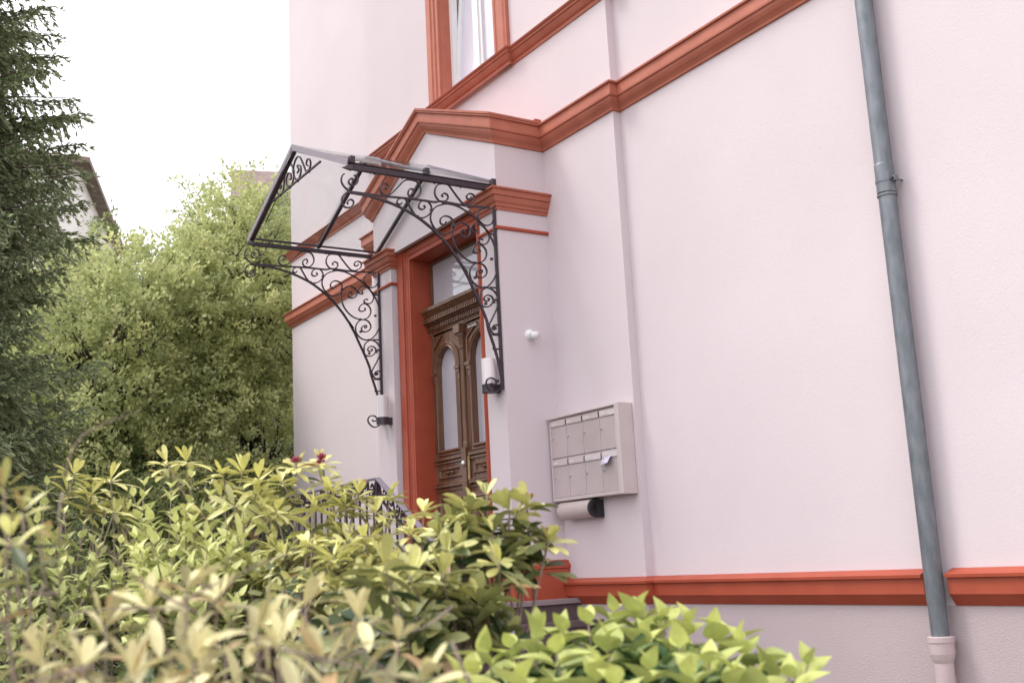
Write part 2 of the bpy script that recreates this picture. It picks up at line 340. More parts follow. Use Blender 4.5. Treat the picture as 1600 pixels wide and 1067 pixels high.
cb = MB(); cb.mould([(PX0, Y2, 1.336), (PX0, PY, 1.336), (RX0, PY, 1.336), (RX0, RY, 1.336)], PP, (0, 0, 1)); cb.build('pedestal', M_redlow, po)
cb = MB(); cb.mould([(RX1, RY, 1.336), (RX1, PY, 1.336), (PX1, PY, 1.336), (PX1, Y2, 1.336)], PP, (0, 0, 1)); cb.build('pedestal', M_redlow, po)
# red stepped door surround; path runs up the left, across, down the right, profile (outwards from opening, towards viewer)
PF = [(0, 0), (0, .034), (.022, .034), (.030, .022), (.048, .022), (.054, .030), (.105, .030), (.110, .038), (.120, .038), (.120, .052), (.24, .052), (.24, 0)]
fr = MB()
fr.mould([(OX0, RY, 1.34), (OX0, RY, OZ), (OX1, RY, OZ), (OX1, RY, 1.34)], PF, (0, -1, 0), flip=True)
# lining of the opening
fr.box(OX0-.002, OX0+.006, RY-.001, 5.30, 1.34, OZ); fr.box(OX1-.006, OX1+.002, RY-.001, 5.30, 1.34, OZ); fr.box(OX0+.006, OX1-.006, RY-.001, 5.30, OZ-.006, OZ+.002)
fr.build('door_surround', M_redlow, po)
MB().box(RX0, RX1, RY-.02, RY+.35, 1.30, 1.352).build('threshold', M_granite, po)
# ---- the double door
D = MB().box(OX0+.006, OX1-.006, 5.24, 5.29, 1.352, OZ-.006)         # dark backing frame
D = D.build('door', M_wood, H)
YD = 5.165; DX0, DX1 = OX0+.008, OX1-.008; XMID = -8.88
def ring(mb, outer, inner, y0, y1):
    """plate between a rectangle and an inner closed loop (x,z); outer given as x0,x1,z0,z1"""
    x0, x1, z0, z1 = outer; cx = sum(p[0] for p in inner)/len(inner); cz = sum(p[1] for p in inner)/len(inner); out = []
    for x, z in inner:
        dx, dz = x-cx, z-cz; k = 1e9
        if dx > 1e-9: k = min(k, (x1-cx)/dx)
        if dx < -1e-9: k = min(k, (x0-cx)/dx)
        if dz > 1e-9: k = min(k, (z1-cz)/dz)
        if dz < -1e-9: k = min(k, (z0-cz)/dz)
        out.append((cx+dx*k, cz+dz*k))
    n = len(inner); v = [(x, y0, z) for x, z in out]+[(x, y0, z) for x, z in inner]+[(x, y1, z) for x, z in inner]; f = []
    for i in range(n):
        j = (i+1) % n; f += [(i, j, n+j, n+i), (n+i, n+j, 2*n+j, 2*n+i)]
        a, b = out[i], out[j]
        if abs(a[0]-b[0]) > 1e-6 and abs(a[1]-b[1]) > 1e-6:           # fill the rectangle's corner
            c_ = (a[0] if abs(a[0]-x0) < 1e-6 or abs(a[0]-x1) < 1e-6 else b[0], a[1] if abs(a[1]-z0) < 1e-6 or abs(a[1]-z1) < 1e-6 else b[1])
            v.append((c_[0], y0, c_[1])); f.append((i, len(v)-1, j))
    mb.add(v, f)
def arch(xa, xb, zb, zs, n=18, shrink=0):
    cx = (xa+xb)/2; r = (xb-xa)/2-shrink; pts = [(cx-r, zb+shrink), (cx+r, zb+shrink)]
    m = 6
    side = [(cx+r, zb+shrink+(zs-zb-shrink)*i/m) for i in range(1, m)]
    top = [(cx+r*math.cos(a), zs+r*1.12*math.sin(a)) for a in [math.pi*i/n for i in range(n+1)]]
    left = [(cx-r, zs-(zs-zb-shrink)*i/m) for i in range(1, m)]
    return [pts[0], pts[1]]+side+top+left
MP = [(0, 0), (0, .030), (.012, .036), (.022, .028), (.030, .014), (.040, .020), (.050, .020), (.054, 0)]
MR = [(0, 0), (0, .014), (.008, .022), (.018, .022), (.026, .012), (.034, .006), (.034, 0)]
def rectp(x0, x1, z0, z1, y): return [(x0, y, z0), (x0, y, z1), (x1, y, z1), (x1, y, z0)]
def leaf(x0, x1):
    b = MB(); gx0, gx1 = x0+.135, x1-.095; zb, zs = 2.72, 3.50
    A = arch(gx0, gx1, zb, zs)
    ring(b, (x0, x1, 2.60, 3.855), A, YD, YD+.05)
    b.box(x0, x1, YD, YD+.05, 1.36, 2.60)
    b.mould([(x, YD, z) for x, z in A], MP, (0, -1, 0), closed=True, flip=False)
    # a second arch moulding with imposts and spandrel lines
    cx = (gx0+gx1)/2; r = (gx1-gx0)/2+.075
    b.mould([(cx+r*math.cos(a), YD, 3.47+r*1.1*math.sin(a)) for a in [math.pi*i/20 for i in range(21)]][::-1], [(0, 0), (0, .02), (.014, .026), (.024, .008), (.026, 0)], (0, -1, 0))
    for s in (-1, 1):
        xi = cx+s*(r-.032); b.box(xi-.045, xi+.045, YD-.045, YD, 3.455, 3.485); b.box(xi-.034, xi+.034, YD-.034, YD, 3.42, 3.455); b.box(xi-.022, xi+.022, YD-.024, YD, 3.36, 3.42)
        xs = cx+s*((x1-x0)/2-.035)
        b.ribbon([(xs, YD-.006, 3.50), (xs, YD-.006, 3.72), (cx+s*.10, YD-.006, 3.835)], (0, 1, 0), .02, .014)
    b.mould(rectp(x0+.03, x1-.02, 3.845, 3.90, YD)[0:3], [(0, 0), (0, .012), (.012, .018), (.018, 0)], (0, -1, 0))
    # flutes on the stiles
    for xf in (x0+.025, x0+.045, x1-.030): b.box(xf, xf+.010, YD-.010, YD, 2.70, 3.42)
    # rail mouldings and the drawer-like panel
    for z, d, h in ((2.625, .035, .022), (2.592, .022, .016), (2.400, .022, .014), (2.372, .036, .022), (2.335, .018, .014)): b.box(x0+.02, x1-.01, YD-d, YD, z, z+h)
    b.mould(rectp(x0+.085, x1-.07, 2.45, 2.555, YD), MR, (0, -1, 0), closed=True)
    b.mould(rectp(x0+.11, x1-.085, 1.60, 2.26, YD), MP, (0, -1, 0), closed=True)
    b.mould(rectp(x0+.20, x1-.17, 1.70, 2.16, YD), MR, (0, -1, 0), closed=True)
    b.box(x0+.02, x1-.01, YD-.03, YD, 1.37, 1.50)
    lf = b.build('door_leaf', M_wood, D)
    gl = MB(); Ai = arch(gx0, gx1, zb, zs); gl.add([(x, YD+.03, z) for x, z in Ai], [tuple(range(len(Ai)))]); gl.build('glass_pane', M_doorglass, D)
    pc = (x0+x1)/2+.01
    o = MB(); o.tube([(pc-.085, YD-.03, 2.50), (pc-.04, YD-.036, 2.508), (pc, YD-.03, 2.502), (pc+.04, YD-.036, 2.508), (pc+.085, YD-.03, 2.50)], [.008, .006, .012, .006, .008], 8)
    for q in (-.05, .05): o.box(pc+q-.008, pc+q+.008, YD-.03, YD, 2.485, 2.505)
    o.build('ornamental_grip', M_wood, D)
leaf(DX0, XMID-.03); leaf(XMID+.03, DX1)
# turned central post with capital
b = MB(); b.box(XMID-.03, XMID+.03, YD-.01, YD+.05, 1.36, 3.86)
b.lathe((XMID, YD-.012, 0), [(.036, 2.70), (.036, 2.74), (.028, 2.76), (.028, 3.62), (.034, 3.64), (.030, 3.66), (.044, 3.74), (.050, 3.76), (.050, 3.78)], 16, 'z')
b.box(XMID-.06, XMID+.06, YD-.075, YD, 3.78, 3.86); b.box(XMID-.04, XMID+.04, YD-.05, YD, 2.30, 2.70)
b.build('centre_post', M_wood, D)
# wooden cornice with dentils under the transom
b = MB()
b.mould([(DX0, YD+.05, 3.87), (DX0, YD, 3.87), (DX1, YD, 3.87), (DX1, YD+.05, 3.87)][1:3], [(0, 0), (.012, .0), (.016, .03), (.024, .034), (.026, .09), (.05, .10), (.055, .165), (.075, .185), (.10, .215), (.112, .22), (.114, .25), (.0, .262)], (0, 0, 1))
k = 0; x = DX0+.01
while x < DX1-.02:
    b.box(x, x+.014, YD-.048, YD-.020, 3.908, 3.954); b.box(x+.002, x+.018, YD-.092, YD-.048, 3.980, 4.030); x += .034
b.build('dentil_cornice', M_wood, D)
b = MB(); b.box(DX0, DX1, YD+.01, YD+.06, 4.10, 4.15); b.box(DX0, DX0+.03, YD+.005, YD+.06, 4.15, OZ-.01); b.box(DX1-.03, DX1, YD+.005, YD+.06, 4.15, OZ-.01); b.box(DX0+.03, DX1-.03, YD+.005, YD+.06, OZ-.045, OZ-.01)
b.build('transom_frame', M_wood, D)
MB().box(DX0+.03, DX1-.03, YD+.03, YD+.036, 4.15, OZ-.045).build('transom_pane', M_doorglass, D)
b = MB(); b.box(XMID+.022, XMID+.052, YD-.022, YD-.012, 2.36, 2.66); b.box(XMID+.027, XMID+.047, YD-.032, YD-.022, 2.40, 2.62); b.build('handle_plate', M_brass, D, bevel=.003)
b = MB(); b.lathe((XMID+.0, YD-.045, 2.555), [(.0, -.03), (.012, -.03), (.026, -.022), (.030, -.005), (.022, .012), (.009, .02), (.009, .035)], 14, 'y'); b.build('door_knob', M_silver, D, smooth=True)
b = MB(); zz = 3.795                                                     # small silver lettering strip, too worn to read
for i, (wd, hh) in enumerate(((.020, .026), (.016, .018), (.022, .018), (.016, .018), (.018, .026), (.014, .018))):
    xx = XMID+.15+i*.028; b.ribbon([(xx, YD-.03, zz), (xx+.004, YD-.03, zz+hh), (xx+wd*.5, YD-.03, zz+hh*.7), (xx+wd, YD-.03, zz+hh*.9), (xx+wd*.9, YD-.03, zz)], (0, 1, 0), .006, .004)
b.build('silver_lettering', M_silver, D)
# ---- upper window
MS = [(0, 0), (0, .03), (.03, .03), (.036, .022), (.070, .022), (.076, .036), (.125, .036), (.132, .05), (.20, .05), (.215, .038), (.24, .038), (.24, 0)]
W = MB(); W.mould([(wx0, Y2, ZS+.14), (wx0, Y2, wz1), (wx1, Y2, wz1), (wx1, Y2, ZS+.14)], MS, (0, -1, 0), flip=True)
W.box(wx0-.002, wx0+.006, Y2-.001, Y2+.14, wz0, wz1); W.box(wx1-.006, wx1+.002, Y2-.001, Y2+.14, wz0, wz1)
W = W.build('window', M_red, H)
yw = Y2+.115
f = MB(); f.box(wx0+.006, wx0+.055, yw, yw+.07, wz0, wz1); f.box(wx1-.055, wx1-.006, yw, yw+.07, wz0, wz1); f.box(wx0+.055, wx1-.055, yw, yw+.07, wz0, wz0+.07); f.box(wx0+.055, wx1-.055, yw, yw+.07, wz1-.06, wz1)
xm = (wx0+wx1)/2; f.box(xm-.05, xm+.05, yw-.012, yw+.07, wz0+.07, wz1-.06)
f.box(xm+.05, xm+.095, yw+.005, yw+.065, wz0+.07, wz1-.06); f.box(wx1-.10, wx1-.055, yw+.005, yw+.065, wz0+.07, wz1-.06)
f.build('window_frame', M_white, W)
s = MB(); a = R(4.5)
def tilt(mb):
    z0 = wz0+.07
    mb.v = [(x, yw+(y-yw)*math.cos(a)+(z-z0)*math.sin(a), z0+(z-z0)*math.cos(a)-(y-yw)*math.sin(a)) for x, y, z in mb.v]; return mb
s.box(wx0+.06, wx0+.125, yw, yw+.055, wz0+.075, wz1-.1); s.box(xm-.115, xm-.055, yw, yw+.055, wz0+.075, wz1-.1); s.box(wx0+.125, xm-.115, yw, yw+.055, wz0+.075, wz0+.14); s.box(wx0+.125, xm-.115, yw, yw+.055, wz1-.16, wz1-.1)
tilt(s).build('tilted_sash', M_white, W)
tilt(MB().box(wx0+.125, xm-.115, yw+.02, yw+.026, wz0+.14, wz1-.16)).build('sash_pane', M_winglass, W)
MB().box(xm+.095, wx1-.10, yw+.03, yw+.036, wz0+.07, wz1-.06).build('window_pane', M_winglass, W)
cu = MB(); n = 90; v = []; fc = []
for i in range(n+1):
    x = wx0+.05+(wx1-wx0-.1)*i/n; y = yw+.26+.022*math.sin(i*.9)+.012*math.sin(i*2.3); v += [(x, y, wz0), (x, y, wz1)]
    if i: fc.append((2*i-2, 2*i, 2*i+1, 2*i-1))
cu.add(v, fc); cu.build('curtain', M_curtain, W, smooth=True)
MB().box(wx0-.3, wx1+.3, 6.02, 6.06, wz0-.2, wz1).build('room_backdrop', M_white, W)
# ------------------------------------------------------------------ downpipe
dp = thing('downpipe', 'grey zinc downpipe running down the pink wall in front of the red band', 'downpipe', (-4.14, 5.40, 0))
XP, YP_, RP = -4.145, 5.395, .054
zz = [1.10, 1.28, 1.30, 1.32, 3.68, 3.695, 3.70, 3.701, 3.706, 3.874, 3.88, 3.881, 3.886, 3.90, 6.2, 9.5]; rr = [.050, .050, .051, RP-.001, RP-.001, RP-.001, RP-.001, RP+.003, RP+.003, RP+.003, RP+.003, RP, RP, RP, RP, RP]
MB().lathe((XP, YP_, 0), list(zip(rr, zz)), 28).build('pipe', M_zinc, dp, smooth=True)
b = MB(); b.lathe((XP, YP_, 0), [(RP+.002, 3.765), (RP+.006, 3.767), (RP+.006, 3.785), (RP+.002, 3.787)], 28); b.build('pipe_clamp', M_zinc, dp); b = MB(); b.lathe((XP, YP_, 0), [(RP+.002, 3.68), (RP+.006, 3.682), (RP+.006, 3.692), (RP+.002, 3.694)], 28)
b.build('pipe_seam', M_zinc, dp)
b = MB(); b.box(XP+.045, XP+.082, YP_-.016, YP_+.016, 3.760, 3.792); b.tube([(XP+.06, YP_, 3.777), (XP+.06, 5.48, 3.777)], .006, 8); b.build('clamp_bracket', M_zinc, dp)
b = MB(); b.tube([(XP+.064, YP_-.03, 3.777), (XP+.064, YP_+.03, 3.777)], .010, 6); b.build('clamp_screw', M_iron, dp)
b = MB(); b.lathe((XP, YP_, 0), [(.052, -.1), (.052, .98), (.060, 1.0), (.068, 1.03), (.070, 1.09), (.074, 1.092), (.074, 1.12), (.066, 1.124), (.05, 1.124)], 28); b.build('cast_boot', mat('pink_cast_iron', (.55, .44, .45), .5, .05, 9), dp, smooth=False)
# ------------------------------------------------------------------ letterboxes
mx0, mx1, mz0, mz1, my = -7.70, -6.735, 2.115, 2.80, 5.29
lb = thing('letterbox_unit', 'grey wall unit of eight letterboxes in two rows beside the door portal', 'letterboxes', (mx0, Y2, mz0))
b = MB(); b.box(mx0, mx1, my+.02, Y2, mz0, mz1)
b.box(mx0-.014, mx1, my-.028, my+.02, mz1-.004, mz1+.014)                  # rain hood
b.box(mx0-.004, mx0+.014, my-.010, my+.02, mz0, mz1-.004); b.box(mx0+.014, mx1-.04, my-.012, my+.02, mz0, mz0+.028)
b.box(mx1-.04, mx1+.012, my-.034, Y2, mz0-.004, mz1+.016); b.build('housing', M_box, lb, bevel=.006)
cw = (mx1-.04-mx0-.014)/4; rh = (mz1-.004-mz0-.028)/2
for r_ in range(2):
    for q in range(4):
        x0 = mx0+.014+q*cw; z0 = mz0+.028+r_*rh
        d = MB().box(x0+.002, x0+cw-.002, my-.006, my+.02, z0+.002, z0+rh-.066).box(x0+.002, x0+cw-.002, my-.006, my+.02, z0+rh-.018, z0+rh-.003).build('compartment_door', M_boxd, lb, bevel=.002)
        a = R(8); fl = MB().box(x0+.010, x0+cw-.010, my-.014, my-.004, z0+rh-.064, z0+rh-.018).build('letter_flap', M_plate if (r_, q) in ((1, 3), (0, 2), (0, 3)) else M_box, d, bevel=.002)
        MB().box(x0+.020, x0+.020+(.07 if q < 2 else .10), my-.016, my-.0138, z0+rh-.052, z0+rh-.032).build('name_plate', M_plate, d)
        MB().lathe((x0+.022, my-.008, z0+rh*.52), [(0, -.012), (.007, -.012), (.009, -.006), (.009, .002)], 12, 'y').build('lock', M_silver, d)
b = MB(); v = []; xq = mx0+.014+3*cw+.012; zq = mz0+.028+rh-.063
for i in range(9):
    t = i/8; v += [(xq+.012+t*.0, my-.018-.03*math.sin(t*1.5), zq-.06*t), (xq+.13, my-.018-.035*math.sin(t*1.3)-.01*t, zq+.012-.06*t)]
b.add(v, [(2*i, 2*i+1, 2*i+3, 2*i+2) for i in range(8)]); b = b.build('leaflet', M_paper, None, smooth=True); sl = b.modifiers.new('thickness', 'SOLIDIFY'); sl.thickness = .002
tag(b, 'crumpled white printed leaflet sticking out of the lower right letterbox', 'leaflet')
nr = thing('newspaper_tube', 'beige newspaper tube with black open end under the letterboxes', 'newspaper holder', (-7.6, Y2, 1.95))
b = MB(); b.lathe((0, 5.325, 2.035), [(.074, -7.62), (.074, -7.175)], 20, 'x', R(75), R(395-75+0)); b.lathe((0, 5.325, 2.035), [(.068, -7.175), (.068, -7.62)], 20, 'x', R(75), R(320)); b.box(-7.62, -7.175, 5.33, 5.40, 2.09, 2.106)
b.build('tube', mat('beige_enamel', (.50, .42, .40), .45, .05, 5), nr, smooth=False)
MB().lathe((0, 5.325, 2.035), [(0, -7.20), (.073, -7.20), (.078, -7.172), (.066, -7.168), (.0, -7.190)], 24, 'x').box(-7.22, -7.17, 5.325, 5.40, 1.96, 2.10).build('end_cap', M_black, nr)
MB().lathe((0, 5.325, 2.035), [(0, -7.60), (.073, -7.60), (.073, -7.615), (.0, -7.615)], 24, 'x').build('end_cap', M_black, nr)
# ------------------------------------------------------------------ motion sensor on the side of the portal
se = thing('motion_sensor', 'small white round motion sensor with swivel head on the portal side wall', 'sensor', (PX1, 5.14, 3.52))
b = MB(); b.lathe((PX1, 5.15, 3.535), [(0, .036), (.020, .035), (.040, .026), (.046, .0)], 24, 'x'); b.build('base', M_white, se, smooth=True)
b = MB(); b.tube([(PX1+.03, 5.15, 3.53), (PX1+.075, 5.15, 3.517), (PX1+.115, 5.155, 3.514)], [.024, .032, .030], 16); b.build('sensor_head', M_white, se, smooth=True)
MB().lathe((PX1+.036, 5.17, 3.545), [(0, .006), (.007, .005), (.008, 0)], 10, 'x').build('screw', M_steel, se)
b = MB(); b.tube([(-4.03, 5.47, 5.02), (-4.03, 5.435, 5.015), (-4.03, 5.43, 5.04)], .007, 8); tag(b.build('wall_hook', M_box), 'tiny pale hook in the pink wall right of the downpipe, near the top', 'hook')
# ------------------------------------------------------------------ wall lamps
def lamp(x, label):
    L = thing('wall_lamp', label, 'lamp', (x, PY, 3.1), 'wall lamps beside the door'); y = PY-.087
    prof = [(0, .23), (.058, .228), (.060, .22), (.060, .0), (0, .0)]
    MB().lathe((x, y, 3.10), prof, 28).build('lamp_shade', M_lamp, L, smooth=False)
    b = MB(); b.lathe((x, y, 3.04), [(0, 0), (.063, 0), (.063, .07), (.0605, .07)], 28); b.box(x-.03, x+.045, y, PY, 3.042, 3.108); b.build('lamp_holder', M_iron, L)
lamp(-9.90, 'opal glass cylinder wall lamp on the left pilaster, left of the door'); lamp(-7.85, 'opal glass cylinder wall lamp on the right pilaster, behind the near canopy bracket')
# --- glass canopy: scroll patterns (y,z) and (x,z) in metres
SC = {
 'main': [(3.529, 4.59),(3.557, 4.589),(3.698, 4.583),(3.846, 4.558),(3.97, 4.525),(4.121, 4.465),(4.241, 4.392),(4.275, 4.366),(4.363, 4.293),(4.449, 4.199),(4.51, 4.119),(4.579, 4.026),(4.541, 4.076),(4.594, 3.98),(4.636, 3.888),(4.689, 3.779),(4.746, 3.644),(4.761, 3.566),(4.81, 3.416),(4.846, 3.28),(4.87, 3.151)],
 'mainscroll': [(3.529, 4.59),(3.5, 4.583),(3.463, 4.541),(3.462, 4.491),(3.482, 4.464),(3.518, 4.461),(3.549, 4.483),(3.56, 4.514),(3.543, 4.532),(3.519, 4.524),(3.506, 4.502),(3.513, 4.488)],
 'lowbar': [(3.516, 4.593),(3.557, 4.596),(3.699, 4.598),(3.848, 4.601),(3.989, 4.607),(4.099, 4.612),(4.295, 4.612),(4.359, 4.626),(4.599, 4.62),(4.76, 4.629),(4.828, 4.633)],
 'topC': [(3.516, 4.606),(3.48, 4.633),(3.458, 4.675),(3.467, 4.721),(3.486, 4.739)],
 'topCs': [(3.571, 4.742),(3.597, 4.73),(3.601, 4.696),(3.58, 4.662),(3.551, 4.653),(3.525, 4.665),(3.523, 4.689),(3.544, 4.707),(3.562, 4.698),(3.551, 4.678)],
 's1': [(3.839, 4.676),(3.858, 4.666),(3.87, 4.691),(3.851, 4.709),(3.821, 4.702),(3.799, 4.673),(3.801, 4.638),(3.827, 4.613),(3.87, 4.614),(3.903, 4.637),(3.959, 4.696),(4.016, 4.756),(4.072, 4.774),(4.133, 4.767),(4.165, 4.725),(4.163, 4.673),(4.127, 4.626),(4.083, 4.618),(4.051, 4.642),(4.055, 4.678),(4.083, 4.698),(4.102, 4.68),(4.087, 4.652)],
 's2': [(4.379, 4.667),(4.366, 4.682),(4.39, 4.702),(4.421, 4.69),(4.42, 4.656),(4.386, 4.63),(4.341, 4.628),(4.304, 4.669),(4.301, 4.719),(4.328, 4.765),(4.38, 4.785),(4.43, 4.784),(4.474, 4.735),(4.527, 4.674),(4.572, 4.634),(4.628, 4.637),(4.677, 4.673),(4.68, 4.721),(4.642, 4.734),(4.608, 4.711),(4.612, 4.686),(4.64, 4.685),(4.651, 4.708)],
 's3': [(3.99, 4.567),(3.976, 4.549),(3.946, 4.556),(3.953, 4.585),(3.989, 4.605),(4.022, 4.602),(4.048, 4.564),(4.084, 4.507),(4.121, 4.468),(4.171, 4.459),(4.222, 4.483),(4.261, 4.53),(4.257, 4.581),(4.222, 4.613),(4.182, 4.608),(4.148, 4.577),(4.146, 4.541),(4.177, 4.532),(4.203, 4.553),(4.189, 4.57)],
 'd': [(4.397, 4.455),(4.378, 4.428),(4.346, 4.432),(4.343, 4.469),(4.376, 4.499),(4.427, 4.501),(4.462, 4.472),(4.464, 4.413),(4.43, 4.367),(4.365, 4.343),(4.294, 4.376),(4.252, 4.446),(4.259, 4.513),(4.302, 4.569),(4.376, 4.603),(4.422, 4.614)],
 'big': [(4.422, 4.614),(4.514, 4.605),(4.606, 4.566),(4.716, 4.503),(4.788, 4.427),(4.841, 4.348),(4.87, 4.266),(4.875, 4.181),(4.878, 4.157),(4.867, 4.066),(4.83, 3.989),(4.773, 3.931),(4.737, 3.918)],
 'e': [(4.574, 4.384),(4.556, 4.403),(4.527, 4.379),(4.544, 4.347),(4.586, 4.344),(4.625, 4.378),(4.618, 4.432),(4.573, 4.46),(4.526, 4.459),(4.474, 4.423),(4.453, 4.37),(4.463, 4.288),(4.505, 4.209),(4.576, 4.15),(4.659, 4.125),(4.735, 4.146),(4.776, 4.205),(4.765, 4.263),(4.714, 4.295),(4.666, 4.273),(4.645, 4.229),(4.672, 4.211),(4.716, 4.228),(4.707, 4.252)],
 'f': [(4.683, 4.423),(4.691, 4.398),(4.663, 4.395),(4.636, 4.417),(4.647, 4.448),(4.695, 4.475),(4.752, 4.461),(4.797, 4.419),(4.813, 4.362),(4.781, 4.307),(4.733, 4.297),(4.702, 4.319),(4.726, 4.343),(4.75, 4.337)],
 'g': [(4.799, 4.629),(4.73, 4.595),(4.704, 4.553),(4.725, 4.496),(4.781, 4.469),(4.839, 4.489),(4.871, 4.548)],
 'h': [(4.697, 4.052),(4.717, 4.043),(4.727, 4.063),(4.704, 4.068),(4.67, 4.041),(4.677, 4.008),(4.718, 4.002),(4.761, 4.029),(4.772, 4.072),(4.747, 4.112),(4.701, 4.128),(4.66, 4.119),(4.62, 4.083),(4.603, 4.03),(4.617, 3.974),(4.662, 3.932),(4.714, 3.918),(4.767, 3.925)],
 'i': [(4.765, 3.829),(4.785, 3.823),(4.766, 3.803),(4.734, 3.811),(4.739, 3.84),(4.772, 3.856),(4.81, 3.846),(4.82, 3.81),(4.788, 3.766),(4.74, 3.752),(4.7, 3.769),(4.691, 3.815),(4.699, 3.868),(4.73, 3.901),(4.767, 3.92),(4.825, 3.905),(4.864, 3.861),(4.873, 3.809),(4.852, 3.745),(4.799, 3.648),(4.771, 3.598),(4.787, 3.552),(4.816, 3.527),(4.861, 3.538),(4.881, 3.574),(4.856, 3.604),(4.82, 3.601),(4.801, 3.577),(4.818, 3.562),(4.841, 3.576)],
 'bot': [(4.87, 3.143),(4.862, 3.09),(4.833, 3.051),(4.78, 3.034),(4.734, 3.062),(4.714, 3.099),(4.729, 3.137),(4.769, 3.15),(4.807, 3.133),(4.808, 3.103),(4.775, 3.094),(4.762, 3.109)],
}
OR = {
 'o1': [(-9.289, 5.106), (-9.256, 5.121), (-9.305, 5.162), (-9.364, 5.156), (-9.374, 5.108), (-9.308, 5.055), (-9.224, 5.06), (-9.189, 5.125), (-9.162, 5.204), (-9.054, 5.263), (-8.975, 5.217), (-8.945, 5.145), (-8.98, 5.07), (-9.045, 5.047), (-9.124, 5.098), (-9.122, 5.16), (-9.072, 5.187), (-9.017, 5.156), (-9.018, 5.113), (-9.066, 5.123)],
 'o2': [(-8.867, 5.119), (-8.827, 5.137), (-8.865, 5.186), (-8.788, 5.16), (-8.782, 5.097), (-8.838, 5.054), (-8.9, 5.069), (-8.961, 5.15), (-8.943, 5.219), (-8.878, 5.265), (-8.8, 5.245), (-8.726, 5.158), (-8.654, 5.061), (-8.586, 5.062), (-8.555, 5.106), (-8.583, 5.152), (-8.635, 5.163), (-8.651, 5.127), (-8.615, 5.102)],
}
BR, BL = -7.76, -10.06; YF, YW, ZE, ZR = 3.53, 4.885, 4.80, 5.385; XR = (BR+BL)/2
CP = thing('canopy', 'gabled glass door canopy on forged black iron scroll brackets', 'canopy', (XR, PY, 3.1))
def tip(t): return 1.0
def bracket(x):
    b = MB()
    th, wd = .011, .016
    for k, pts in SC.items():
        p = spline([(x, y, z) for y, z in pts], 5)
        if k == 'main': b.ribbon(p, (1, 0, 0), .022, .017)
        elif k == 'lowbar': b.ribbon(p, (1, 0, 0), .020, .014)
        else: b.ribbon(p, (1, 0, 0), wd, th)
    b.bar((x, 4.872, 3.06), (x, 4.872, 4.67), .024, .022, up=(0, 1, 0))
    for y, z in ((4.87, 3.14), (4.87, 3.60), (4.87, 3.82), (4.87, 4.20), (3.56, 4.62), (3.885, 4.632), (4.12, 4.642), (4.42, 4.648), (4.62, 4.652), (4.165, 4.49), (4.30, 4.565), (4.50, 4.45), (4.70, 4.148), (4.79, 3.94), (4.70, 4.02), (4.79, 3.80), (4.89, 3.84)):
        y *= .991; z = 1.65+(z-1.65)*.991; b.box(x-.012, x+.012, y-.010, y+.010, z-.010, z+.010)
    for z in (3.40, 3.93, 4.40, 3.52): b.bar((x-.01, 4.875, z), (x-.01, 4.80, z), .012, .012)
    return b.build('bracket', M_iron, CP)
bracket(BR); bracket(BL)
for x in (BR, BL):                                                        # eaves beams, angle section with a pointed nose
    b = MB(); s = 1 if x == BR else -1
    b.bar((x, YF+.02, ZE+(.005 if s == 1 else -.005)), (x, YW, ZE+(.005 if s == 1 else -.005)), .040, .042 if s == 1 else .034)
    b.bar((x, YF+.03, ZE+.036), (x, YW, ZE+.036),   .048, .006) if s == 1 else None
    b.add([(x-.025, YF+.02, ZE-.02), (x+.025, YF+.02, ZE-.02), (x+.025, YF+.02, ZE+.03), (x-.025, YF+.02, ZE+.03), (x, YF-.07, ZE-.012)], [(0, 1, 4), (1, 2, 4), (2, 3, 4), (3, 0, 4)])
    for y in (3.75, 4.0, 4.3, 4.55, 4.8): b.box(x-.006, x+.006, y-.006, y+.006, ZE-.030, ZE-.018)
    b.build('eaves_beam', M_iron, CP)
for dx, dz in ((-.03, .062), (.028, .034)):
    g1 = MB(); g1.bar((BL+dx, YF+.03, ZE+dz), (BL+dx, YW, ZE+dz), .012, .010); g1.build('gutter_rod', M_iron, CP)
for y in (3.75, 4.05, 4.35, 4.65): MB().bar((BL-.03, y, ZE+.062), (BL+.028, y, ZE+.034), .010, .008).build('rod_spacer', M_iron, CP)
slope = [(YF, 'front'), ((YF+YW)/2+.01, 'mid'), (YW-.03, 'wall')]
for y, kname in slope:
    hh = .036; 
    for x, s in ((BR, 1), (BL, -1)):
        if kname != 'front' and s == 1: continue
        MB().bar((XR+s*.012, y, ZR-.045), (x, y, ZE+.03), .022 if kname != 'front' else .018, hh, up=(0, 1, 0)).build('rafter', M_iron, CP)
    if kname == 'front':
        for x, s in ((BR, 1), (BL, -1)): MB().bar((XR, y-.030, ZR-.012), (x+s*.03, y-.030, ZE+.030), .052, .010, up=(0, 1, 0)).build('verge_strip', M_verge, CP)
MB().bar((XR, YF, ZR-.03), (XR, YW, ZR-.03), .020, .022).build('ridge_bar', M_iron, CP)
xa, xb = XR-.59, XR+.57
b = MB(); b.bar((xa, YF, 5.048), (xb, YF, 5.048), .016, .014)
for k, pts in OR.items(): b.ribbon(spline([(x, YF, z) for x, z in pts], 5), (0, 1, 0), .014, .010)
for x in (-9.29, -9.05, -8.86, -8.60): b.box(x-.012, x+.012, YF-.011, YF+.011, 5.036, 5.062)
b.build('gable_ornament', M_iron, CP)
ym = (YF+YW)/2+.01
